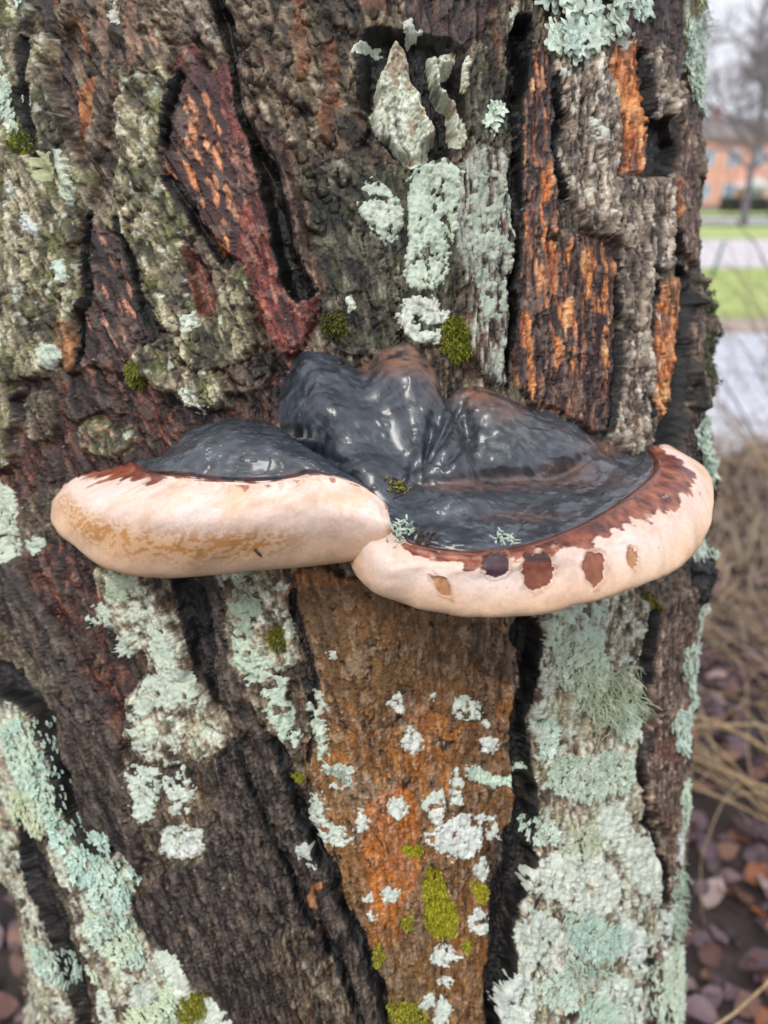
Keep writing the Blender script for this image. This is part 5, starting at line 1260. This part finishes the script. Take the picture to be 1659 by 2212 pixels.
leafy([(1480, 1310), (1505, 1305), (1500, 1390), (1478, 1400)], 'thin grey-green lichen strip on the lawn side just below the knot', size=(8, 13), notch=.3, rgb=(188, 203, 186), rgb2=(198, 208, 191))
leafy([(1480, 1150), (1510, 1140), (1508, 1200), (1485, 1215)], 'pale lichen peeping out behind the end of the scarred rim', size=(10, 16), notch=.3, rgb=(195, 211, 198), rgb2=(202, 214, 199))
# tufts
strands([(1220, 1420), (1330, 1410), (1370, 1500), (1350, 1560), (1260, 1560)], 'tangled yellow-green beard lichen on the lichen band', 150, (40, 95), rgb=(195, 206, 173), rad=.42)
strands([(1428, 1880), (1472, 1870), (1482, 1960), (1470, 2030), (1425, 2040)], 'bushy mint tuft lichen low on the lawn side', 170, (25, 52), rgb=(185, 209, 186), rad=.5, down=.35)
strands([(1190, 2050), (1300, 2040), (1310, 2110), (1210, 2130)], 'short tufted lichen low on the lichen band', 80, (22, 45), rgb=(183, 205, 185), rad=.45)
strands([(1480, -10), (1570, -10), (1570, 40), (1490, 40)], 'wiry grey-green tuft lichen on the lawn side, highest of the trunk', 60, (30, 75), rgb=(195, 205, 191), rad=.4, down=.2)
strands([(1508, 430), (1530, 425), (1530, 520), (1510, 520)], 'white thread lichen on the lawn side above the bark knob', 34, (20, 48), rgb=(209, 219, 209), rad=.4, down=.3)
strands([(1535, 1035), (1565, 1035), (1565, 1085), (1540, 1095)], 'blackened lichen scrap at the end of the scarred rim', 40, (14, 34), rgb=(40, 44, 44), rad=.8, down=.2)
# moss
moss([(955, 690), (990, 680), (1010, 720), (1022, 765), (985, 785), (955, 760)], 'green moss cushion behind the fungus knobs', 420, (9, 20), rgb=(96, 104, 30), rgb2=(150, 148, 52))
moss([(915, 1860), (950, 1870), (960, 1920), (985, 1960), (985, 2010), (950, 2020), (915, 2000), (910, 1930)], 'bright yellow-green moss cushion on the brown bark', 620, (6, 14), rgb=(138, 138, 22), rgb2=(180, 174, 44), hum=1.4)
moss(blob(890, 1828, 22, 16), 'small moss dot above the bright moss cushion', 90, (5, 11), hum=1.0, rgb=(138, 138, 22), rgb2=(180, 174, 44)); moss([(1005, 1890), (1045, 1900), (1060, 1930), (1030, 1950)], 'small moss patch between bright moss cushion and furrow', 130, (5, 12), rgb=(150, 148, 26), rgb2=(186, 178, 50), hum=1.2)
moss(blob(880, 1985, 14, 26), 'thin moss streak beside the bright moss cushion', 110, (5, 11), rgb=(134, 132, 26), hum=1.0); moss(blob(1005, 2032, 12, 16), 'tiny moss dot under the bright moss cushion', 60, (5, 10), hum=1.0)
moss([(830, 2160), (870, 2150), (925, 2170), (920, 2225), (850, 2225)], 'moss at the foot of the brown bark', 240, (6, 13), rgb=(120, 118, 24)); moss(blob(818, 2060, 14, 30), 'moss streak beside the dark ridge', 100, (5, 11), rgb=(112, 112, 24))
moss([(400, 2130), (450, 2130), (465, 2175), (420, 2190), (395, 2165)], 'olive moss between yellow-green lichen and white crust band', 240, (6, 14), rgb=(110, 112, 24), rgb2=(150, 148, 40))
moss(blob(600, 1375, 18, 32), 'moss tuft under the ochre-stained shelf', 130, (6, 13), rgb=(96, 100, 30), rgb2=(126, 124, 46)); moss(blob(642, 1675, 16, 14), 'moss dot on the dark ridge near the square white crust', 60, (5, 10), rgb=(104, 104, 26))
moss(blob(300, 815, 20, 26), 'moss tuft on the olive plates above the ochre-stained shelf', 120, (6, 14), rgb=(112, 120, 38), rgb2=(156, 160, 70)); moss(blob(60, 310, 22, 30), 'green moss above the yellowish pale crust', 130, (6, 14), rgb=(110, 122, 40), rgb2=(152, 162, 70))
moss([(1555, 45), (1575, 60), (1560, 100), (1545, 90)], 'yellow moss leaflets on the lawn side, highest of the trunk', 40, (16, 32), rgb=(150, 140, 30), rgb2=(184, 172, 60), hum=3)
moss([(1505, 120), (1525, 110), (1530, 160), (1515, 205), (1503, 170)], 'yellow-green moss tuft next to the hanging lobed lichen', 60, (16, 34), rgb=(150, 148, 20), rgb2=(186, 176, 46), hum=3)
moss([(1475, -20), (1510, -20), (1505, 25), (1480, 25)], 'yellow-green moss beside the wiry lichen', 60, (8, 18), rgb=(150, 152, 40), rgb2=(184, 184, 70))
moss([(1385, 1270), (1412, 1280), (1412, 1320), (1385, 1320)], 'olive moss wedge under the end of the scarred shelf', 90, (5, 12), rgb=(110, 100, 26), rgb2=(140, 128, 40))
moss([(700, 675), (745, 670), (760, 720), (720, 735), (690, 715)], 'dark moss between red bark and fungus knobs', 160, (5, 12), rgb=(80, 84, 34), rgb2=(110, 110, 50))
moss([(1500, 600), (1560, 630), (1592, 700), (1580, 755), (1540, 760), (1575, 830), (1540, 850), (1500, 850)], 'dark grey-green moss covering the bark knob facing the lawn', 620, (7, 16), rgb=(62, 66, 46), rgb2=(112, 116, 88), hum=2.2)
moss([(1502, 200), (1520, 220), (1522, 310), (1505, 330)], 'grey moss fringe below the hanging lobed lichen', 110, (5, 12), rgb=(84, 84, 66), rgb2=(124, 122, 100), hum=1.2)
leafy([(1575, 660), (1600, 690), (1602, 740), (1580, 745)], 'pale lichen fringe at the tip of the bark knob', size=(10, 16), notch=.3, rgb=(176, 198, 178), rgb2=(190, 206, 186))
# ================================================================== GROUND AND WHAT STANDS BEHIND
rg = np.random.RandomState(77)
def sheet(name, x0, x1, y0, y1, z, mat, nx=2, ny=2, wob=0.0, seed=1):
    X, Y = np.meshgrid(np.linspace(x0, x1, nx), np.linspace(y0, y1, ny))
    Yw = Y.copy()
    if wob:
        e = (fbm(X / 1.3, Y * 0 + seed, 3, seed) - .5) * wob; Yw[0] += e[0]; Yw[-1] += e[-1] * 1.2
    V = np.stack([X, Yw, np.full(X.shape, z)], -1).reshape(-1, 3); i = np.arange(nx * ny).reshape(ny, nx)
    F = np.stack([i[:-1, :-1], i[:-1, 1:], i[1:, 1:], i[1:, :-1]], -1).reshape(-1, 4)
    return tag(obj(name, V, F, mat), kind='structure')
M_SOIL = mat_proc('soil', srgb(36, 28, 28), srgb(70, 56, 54), 9, .8, .6, 40, .02)
M_PATH = mat_proc('wet_path', srgb(180, 184, 194), srgb(202, 206, 216), 3, .3, .25, 160, .004, rr=(.16, .42))
M_DIRT = mat_proc('verge_dirt', srgb(150, 134, 124), srgb(176, 160, 148), 2.5, .85)
M_LAWN = mat_proc('lawn', srgb(154, 168, 98), srgb(178, 190, 122), 1.4, .85)
M_ROAD = mat_proc('road', srgb(190, 184, 188), srgb(208, 202, 206), .8, .6)
M_PAVE = mat_proc('far_pavement', srgb(176, 170, 164), srgb(196, 190, 184), .5, .7)
sheet('ground', -400, 600, -60, 900, 0.0, M_SOIL)
sheet('path', -30, 60, 3.5, 7.05, .006, M_PATH, 160, 2, .5, 3)
sheet('verge', -40, 70, 7.0, 8.0, .010, M_DIRT, 160, 2, .3, 5)
sheet('lawn', -60, 90, 7.9, 14.0, .014, M_LAWN, 160, 2, .4, 7)
sheet('road', -120, 200, 14.05, 25.0, .018, M_ROAD)
sheet('far_lawn', -160, 260, 25.0, 38.0, .022, M_LAWN)
sheet('far_pavement', -200, 300, 38.0, 60.0, .026, M_PAVE)
sheet('building_lawn', -200, 300, 60.0, 140.0, .030, M_LAWN)
# short grass of the lawn
n = 9000; gx = rg.uniform(2.0, 9.5, n); gy = rg.uniform(7.95, 13.9, n); V = []; F = []
ga = rg.uniform(0, 6.28, n); gh = rg.uniform(.03, .075, n)
b = np.stack([gx, gy, np.full(n, .014)], -1); sd = np.stack([np.cos(ga), np.sin(ga), 0 * ga], -1) * .006
V = np.stack([b - sd, b + sd, b + np.stack([rg.normal(0, .02, n), rg.normal(0, .02, n), gh], -1)], 1).reshape(-1, 3)
tag(obj('lawn_grass', V, np.arange(3 * n).reshape(-1, 3), M_LAWN, smooth=False), 'short green grass of the lawn beyond the wet path', 'grass', kind='stuff')

0 and print('tris', sum(len(o.data.polygons) * 2 for o in bpy.data.objects if o.type == 'MESH'))
# ---- fallen leaves: the ones in sight singly, the rest as litter
M_LEAF = [mat_proc('leaf_purple', srgb(74, 58, 64), srgb(120, 98, 104), 30, .38, .3, 120, .002, rand=.35), mat_proc('leaf_brown', srgb(84, 58, 48), srgb(136, 100, 82), 30, .42, .3, 120, .002, rand=.35),
          mat_proc('leaf_pale', srgb(132, 112, 110), srgb(168, 148, 142), 30, .4, .3, 120, .002, rand=.25), mat_proc('leaf_orange', srgb(120, 70, 44), srgb(150, 94, 60), 30, .5, .3, 120, .002, rand=.3),
          mat_proc('leaf_dark', srgb(48, 36, 40), srgb(84, 66, 70), 30, .35, .3, 120, .002, rand=.3)]
def leaf_mesh(seed):
    r = np.random.RandomState(seed); U, W = np.meshgrid(np.linspace(0, 1, 8), np.linspace(-1, 1, 5))
    wid = np.sin(np.pi * U ** .8) ** .75 * (.31 + .02 * np.cos(U * 15 + seed)) ; x = U - .5 + .0 * W; y = W * wid * (1 + .12 * r.normal())
    z = .18 * r.uniform(.3, 1.2) * (W ** 2) * wid * 2 + r.uniform(-.2, .3) * (U - .5) ** 2 + .05 * np.sin(U * 9 + r.uniform(0, 6)) + .04 * W * r.normal()
    z = z - z.min(); V = np.stack([x, y, z], -1).reshape(-1, 3); i = np.arange(40).reshape(5, 8)
    F = np.stack([i[:-1, :-1], i[:-1, 1:], i[1:, 1:], i[1:, :-1]], -1).reshape(-1, 4)
    return V, F
LM = []
for k in range(10):
    V, F = leaf_mesh(100 + k); me = mk_mesh('fallen_leaf', V, F, M_LEAF[[0, 1, 0, 2, 4, 0, 3, 1, 4, 2][k]]); LM.append((me, V, F))
cand = []
for _ in range(9000):
    x, y = rg.uniform(-1.3, 2.3), rg.uniform(.25, 3.6)
    if y > 2.2 and rg.rand() < .45: continue
    cand.append((x, y, rg.uniform(.002, .03), rg.uniform(.035, .064), rg.uniform(0, 6.28), rg.normal(0, .28), rg.normal(0, .28), rg.choice(10, p=[.16, .12, .14, .03, .16, .14, .05, .1, .08, .02])))
from mathutils import Euler
def vis(c):
    fx, fy = project(np.array([[c[0], c[1], .01]])); fx, fy = fx[0], fy[0]
    if not (-60 < fx < 1720 and -20 < fy < 2290) or (CAM[1] > c[1]): return False
    return fx > 1470 or (fx < 175 and fy > 1760)
seen = [c for c in cand if vis(c)]; seen.sort(key=lambda c: -c[3] / math.hypot(c[0], c[1] + .4)); single = seen[:280]; ids = set(map(id, single)); rest = [c for c in cand if id(c) not in ids]
LL = {0: 'mauve-brown wet leaf', 1: 'brown wet leaf', 2: 'mauve-brown wet leaf', 3: 'pale faded leaf', 4: 'dark wet leaf', 5: 'mauve-brown wet leaf', 6: 'orange-brown leaf', 7: 'brown wet leaf', 8: 'dark wet leaf', 9: 'pale faded leaf'}
for c in single:
    o = link('fallen_leaf', LM[c[7]][0]); o.location = c[:3]; o.scale = (c[3],) * 3; o.rotation_euler = (c[5], c[6], c[4])
    side = 'left' if c[0] < 0 else 'right'
    tag(o, LL[c[7]] + (' lying in the litter at the foot of the tree' if c[0] < 0 else ' lying in the litter under the bare shrubs'), 'leaf', LL[c[7]] + (' by the tree foot' if c[0] < 0 else ' under the shrubs'))
for m in range(3):
    V = []; F = []; nb = 0
    for c in rest:
        k = c[7]
        if [0, 1, 0, 2, 1, 0, 1, 1, 2, 2][k] != m: continue
        Rm = np.array(Euler((c[5], c[6], c[4])).to_matrix()); v = (LM[k][1] * c[3]) @ Rm.T + np.array(c[:3]); V.append(v); F.append(LM[k][2] + nb); nb += len(v)
    tag(obj('leaf_litter', np.vstack(V), np.vstack(F), M_LEAF[[0, 1, 4][m]]), ['mauve-brown wet leaf litter on the ground around the tree', 'brown wet leaf litter on the ground around the tree', 'dark wet leaf litter on the ground around the tree'][m], 'leaf litter', kind='stuff')
# dry grass between the litter and the path
M_DRY = mat_proc('dry_grass', srgb(150, 130, 104), srgb(190, 172, 146), 3, .8)
n = 5200; gx = rg.uniform(.6, 3.2, n); gy = rg.uniform(1.7, 3.7, n); ga = rg.uniform(0, 6.28, n); gl = rg.uniform(.06, .22, n); lean = rg.uniform(.3, 1.3, n)
b = np.stack([gx, gy, np.zeros(n)], -1); dv = np.stack([np.cos(ga) * np.sin(lean), np.sin(ga) * np.sin(lean), np.cos(lean)], -1); sd = np.stack([-np.sin(ga), np.cos(ga), 0 * ga], -1) * .0022
V = np.stack([b - sd, b + sd, b + dv * gl[:, None] * .6 + sd, b + dv * gl[:, None] * .6 - sd, b + dv * gl[:, None] + np.array([0, 0, -.02])], 1).reshape(-1, 3); k = np.arange(n)[:, None] * 5
F = np.vstack([k + np.array([0, 1, 2]), k + np.array([0, 2, 3]), k + np.array([3, 2, 4])])
tag(obj('dry_grass', V, F, M_DRY, smooth=False), 'dry pale grass lying between the leaf litter and the path', 'grass', kind='stuff')

# ---- bare shrubs
M_TWIG = mat_proc('twig', srgb(146, 122, 90), srgb(190, 166, 128), 60, .6, .3, 300, .001); M_TWIG2 = mat_proc('twig_grey', srgb(112, 92, 88), srgb(150, 130, 120), 60, .6, .3, 300, .001)
def twig(mb, p, d, L_, r, depth, rr, droop):
    pts = [np.array(p)]; m = 9; d = np.array(d, float); kids = []
    for i in range(m):
        d = d + rr.normal(0, .11, 3) + np.array([0, 0, -droop * .05]); d /= np.linalg.norm(d); pts.append(pts[-1] + d * L_ / m)
        if depth and i > 1 and rr.rand() < .42: kids.append((pts[-1], d.copy(), i))
    mb.tube(pts, np.linspace(r, r * .45, m + 1), 5)
    for (q, dd, i) in kids:
        nd = dd + rr.normal(0, .55, 3); twig(mb, q, nd / np.linalg.norm(nd), L_ * rr.uniform(.3, .6), r * .55, depth - 1, rr, droop)
def shrub(x, y, label, stems, Ht, seed, mat, spread=.5, droop=.5, rad=.0035, lean=(0, 0)):
    rr = np.random.RandomState(seed); e = empty('bare_shrub', (x, y, 0)); tag(e, label, 'shrub', 'bare shrubs beside the tree')
    for s in range(stems):
        mb = MB(); a = rr.uniform(0, 6.28); d = np.array([math.cos(a) * spread + lean[0], math.sin(a) * spread + lean[1], 1.0]); d /= np.linalg.norm(d)
        twig(mb, (x + rr.normal(0, .03), y + rr.normal(0, .03), -.02), d, Ht * rr.uniform(.65, 1.15), rad * rr.uniform(.7, 1.2), 2, rr, droop); mb.build('stem', mat, e, True)
shrub(.88, 1.20, 'bare shrub with thick yellow-brown arching canes in the leaf litter', 9, .75, 3, M_TWIG, .7, 1.3, .0042)
shrub(.80, 1.05, 'low bare shrub with thin pale canes close to the trunk', 8, .5, 9, M_TWIG, .9, 1.6, .003)
shrub(1.15, 1.75, 'bare shrub of tangled tan twigs behind the leaf litter', 11, .9, 5, M_TWIG, .6, .9, .0036)
shrub(1.42, 2.35, 'bare greyish shrub in front of the wet path', 10, 1.05, 12, M_TWIG2, .4, .3, .005)
shrub(1.75, 2.9, 'bare greyish shrub at the edge of the wet path', 10, 1.1, 14, M_TWIG2, .4, .3, .005)
shrub(1.30, 2.05, 'bare tan shrub leaning towards the trunk', 4, .8, 17, M_TWIG2, .5, .7, .0035, lean=(-.35, 0))

shrub(.98, 1.42, 'bare tan shrub with many fine crossing twigs', 12, .62, 23, M_TWIG, .9, 1.0, .0024)
shrub(1.62, 2.62, 'thin bare grey-brown shrub between two greyish ones', 12, .95, 29, M_TWIG2, .5, .4, .0034)
shrub(1.08, 1.50, 'low tangled bare shrub of grey twigs', 10, .55, 31, M_TWIG2, .8, 1.0, .0024)
# ---- fence with green rails, green marker post
M_GREEN = mat_proc('green_paint', srgb(70, 104, 88), srgb(92, 128, 110), 3, .5)
e = empty('rail_fence', (20, 27, 0)); tag(e, 'low green rail fence between the road and the far lawn', 'fence')
for z in (.32, .62):
    mb = MB(); mb.box(-40, 90, 26.97, 27.03, z, z + .07); mb.build('rail', M_GREEN, e)
for i in range(27):
    mb = MB(); x = -40 + i * 5.0; mb.tube([(x, 27.0, 0), (x, 27.0, .72)], .05, 8); mb.build('post', M_GREEN, e)
p0 = at_z(1537, 600, .014); e = empty('marker_post', tuple(p0)); tag(e, 'slim green metal post leaning at the lawn edge', 'post')
mb = MB(); mb.tube([p0, p0 + np.array([.10, 0, .50])], .024, 10); mb.build('tube', M_GREEN, e, True)
mb = MB(); mb.tube([p0 + np.array([.10, 0, .495]), p0 + np.array([.105, 0, .53])], [.03, .022], 10); mb.build('cap', M_GREEN, e, True)

# ---- the red house
M_BRICK = mat_proc('red_render', srgb(212, 158, 142), srgb(226, 174, 158), 1.2, .85); M_ROOF = mat_proc('roof_tiles', srgb(120, 112, 112), srgb(140, 132, 130), 1.5, .8)  # wall red is paled: hazy, overexposed distance put into the colour
M_WHITE = mat_proc('white_frame', srgb(214, 214, 218), srgb(228, 228, 230), 2, .5); M_CREAM = mat_proc('cream_wall', srgb(206, 186, 150), srgb(222, 202, 168), 1.0, .8)
M_GLASS = mat_proc('window_glass', srgb(120, 140, 170), srgb(160, 176, 200), .8, .12)
def house(name, label, x0, x1, y, dep, eave, ridge, wall, nfl, sp, w_, h_):
    e = empty(name, (x0, y, 0)); tag(e, label, 'building')
    mb = MB(); mb.box(x0, x1, y, y + dep, 0, eave); mb.build('wall', wall, e)
    mb = MB(); yo = .5; mb.add([(x0 - .5, y - yo, eave), (x1 + .5, y - yo, eave), (x1 + .5, y + dep + yo, eave), (x0 - .5, y + dep + yo, eave), (x0 - .5, y + dep / 2, ridge), (x1 + .5, y + dep / 2, ridge)],
                               [(0, 1, 5, 4), (2, 3, 4, 5), (0, 4, 3), (1, 2, 5), (0, 3, 2, 1)])
    rf = mb.build('roof', M_ROOF, e)
    for cx in (x0 + (x1 - x0) * .3, x0 + (x1 - x0) * .72):
        mb = MB(); mb.box(cx - .5, cx + .5, y + dep / 2 - .5, y + dep / 2 + .5, ridge - .8, ridge + 1.1); mb.build('chimney', wall, rf)
    x = x0 + 1.4; first = None
    while x + w_ < x1 - .8:
        for f in range(nfl):
            z = 1.4 + f * (eave - .6) / nfl
            mb = MB(); t = .12
            mb.box(x - t, x + w_ + t, y - .10, y + .02, z - t, z); mb.box(x - t, x + w_ + t, y - .10, y + .02, z + h_, z + h_ + t)
            mb.box(x - t, x, y - .10, y + .02, z, z + h_); mb.box(x + w_, x + w_ + t, y - .10, y + .02, z, z + h_); mb.box(x + w_ / 2 - .05, x + w_ / 2 + .05, y - .09, y + .02, z, z + h_)
            wn = mb.build('window', M_WHITE, e)
            mb = MB(); mb.box(x, x + w_ / 2 - .05, y - .05, y + .01, z, z + h_); mb.box(x + w_ / 2 + .05, x + w_, y - .05, y + .01, z, z + h_); mb.build('pane', M_GLASS, wn)
        x += sp
    mb = MB(); mb.box(x0 - .03, x1 + .03, y - .03, y + .2, 0, .7); mb.build('plinth', M_ROOF, e)
    return e
hs = house('apartment_house', 'red rendered house with dark roof and white windows beyond the road', 26, 70, 96, 11, 7.6, 10.2, M_BRICK, 2, 2.9, 1.3, 1.5)
mb = MB(); mb.box(40.5, 43.4, 93.6, 96.0, 2.3, 2.6); mb.box(40.6, 40.85, 93.7, 93.95, 0, 2.3); mb.box(43.05, 43.3, 93.7, 93.95, 0, 2.3); mb.add([(40.3, 93.4, 2.6), (43.6, 93.4, 2.6), (43.6, 96, 2.6), (40.3, 96, 2.6), (41.95, 93.4, 3.6), (41.95, 96, 3.6)], [(0, 1, 4), (1, 2, 5, 4), (3, 0, 4, 5), (2, 3, 5)])
mb.build('porch', M_WHITE, hs)
house('cream_house', 'cream house next to the red one with the porch', 76, 96, 100, 10, 6.2, 8.8, M_CREAM, 2, 3.2, 1.3, 1.5)
house('far_house', 'red house without a porch, hidden behind the trunk', -22, 14, 104, 10, 6.8, 9.2, M_BRICK, 2, 3.0, 1.3, 1.5)
# hedge before the house: leaf clumps
M_HEDGE = mat_proc('hedge', srgb(54, 58, 52), srgb(86, 88, 80), 2, .8)
for (x0, x1, lab) in ((36, 44.2, 'clipped dark hedge before the red house door'), (46, 66, 'long clipped dark hedge before the red house')):
    n = int(420 * (x1 - x0)); c = np.stack([rg.uniform(x0, x1, n), rg.uniform(88, 89.2, n), rg.uniform(0.05, 1.45, n)], -1); a = rg.normal(0, 1, (n, 3)); a /= np.linalg.norm(a, axis=1)[:, None]; b = np.cross(a, rg.normal(0, 1, (n, 3))); b /= np.linalg.norm(b, axis=1)[:, None]
    V = np.stack([c - a * .16, c + b * .10, c + a * .16, c - b * .10], 1).reshape(-1, 3); e = empty('hedge', (x0, 88.6, 0)); tag(e, lab, 'hedge'); obj('foliage', V, np.arange(4 * n).reshape(-1, 4), M_HEDGE, parent=e, smooth=False)
    mb = MB()
    for i in range(int((x1 - x0) / .8)): mb.tube([(x0 + .4 + i * .8, 88.6, 0), (x0 + .4 + i * .8, 88.6, 1.1)], .05, 5)
    mb.build('stems', M_TWIG2, e)

# ---- bare trees behind
M_TR = mat_proc('bare_bark', srgb(104, 98, 104), srgb(134, 128, 132), 3, .8)
def bare_tree(x, y, Ht, label, seed, rad):
    rr = np.random.RandomState(seed); e = empty('bare_tree', (x, y, 0)); tag(e, label, 'tree', 'bare trees by the houses')
    mt, mc = MB(), MB(); pts = [np.array([x, y, -.1])]; d = np.array([0, 0, 1.0])
    for i in range(8):
        d = d + rr.normal(0, .05, 3); d /= np.linalg.norm(d); pts.append(pts[-1] + d * Ht * .62 / 8)
    mt.tube(pts, np.linspace(rad, rad * .4, 9), 8); mt.build('trunk', M_TR, e, True)
    def br(p, d, L_, r, dep):
        q = [p]; dd = d.copy(); m = 5; ks = []
        for i in range(m):
            dd = dd + rr.normal(0, .16, 3) + np.array([0, 0, .06]); dd /= np.linalg.norm(dd); q.append(q[-1] + dd * L_ / m); ks.append((q[-1], dd.copy()))
        mc.tube(q, np.linspace(r, r * .5, m + 1), 4 if dep < 3 else 3)
        if dep < 4:
            for (a, b) in ks[1:]:
                for _ in range(2 if dep > 1 else 1):
                    nd = b + rr.normal(0, .6, 3); br(a, nd / np.linalg.norm(nd), L_ * rr.uniform(.45, .7), r * .55, dep + 1)
    for i in range(3, 9):
        for _ in range(2):
            a = rr.uniform(0, 6.28); dd = np.array([math.cos(a), math.sin(a), rr.uniform(.4, 1.1)]); br(pts[i], dd / np.linalg.norm(dd), Ht * rr.uniform(.26, .42), rad * .42, 1)
    mc.build('crown', M_TR, e, False)
bare_tree(24.5, 52, 12, 'tall bare tree on the far pavement, its crown against the sky', 4, .22)
bare_tree(36, 70, 13, 'bare tree nearer the red house', 6, .24)
bare_tree(17.5, 40, 11, 'bare tree close behind the rail fence', 8, .2)
bare_tree(-22, 46, 12, 'bare tree before the red house without a porch', 10, .22)
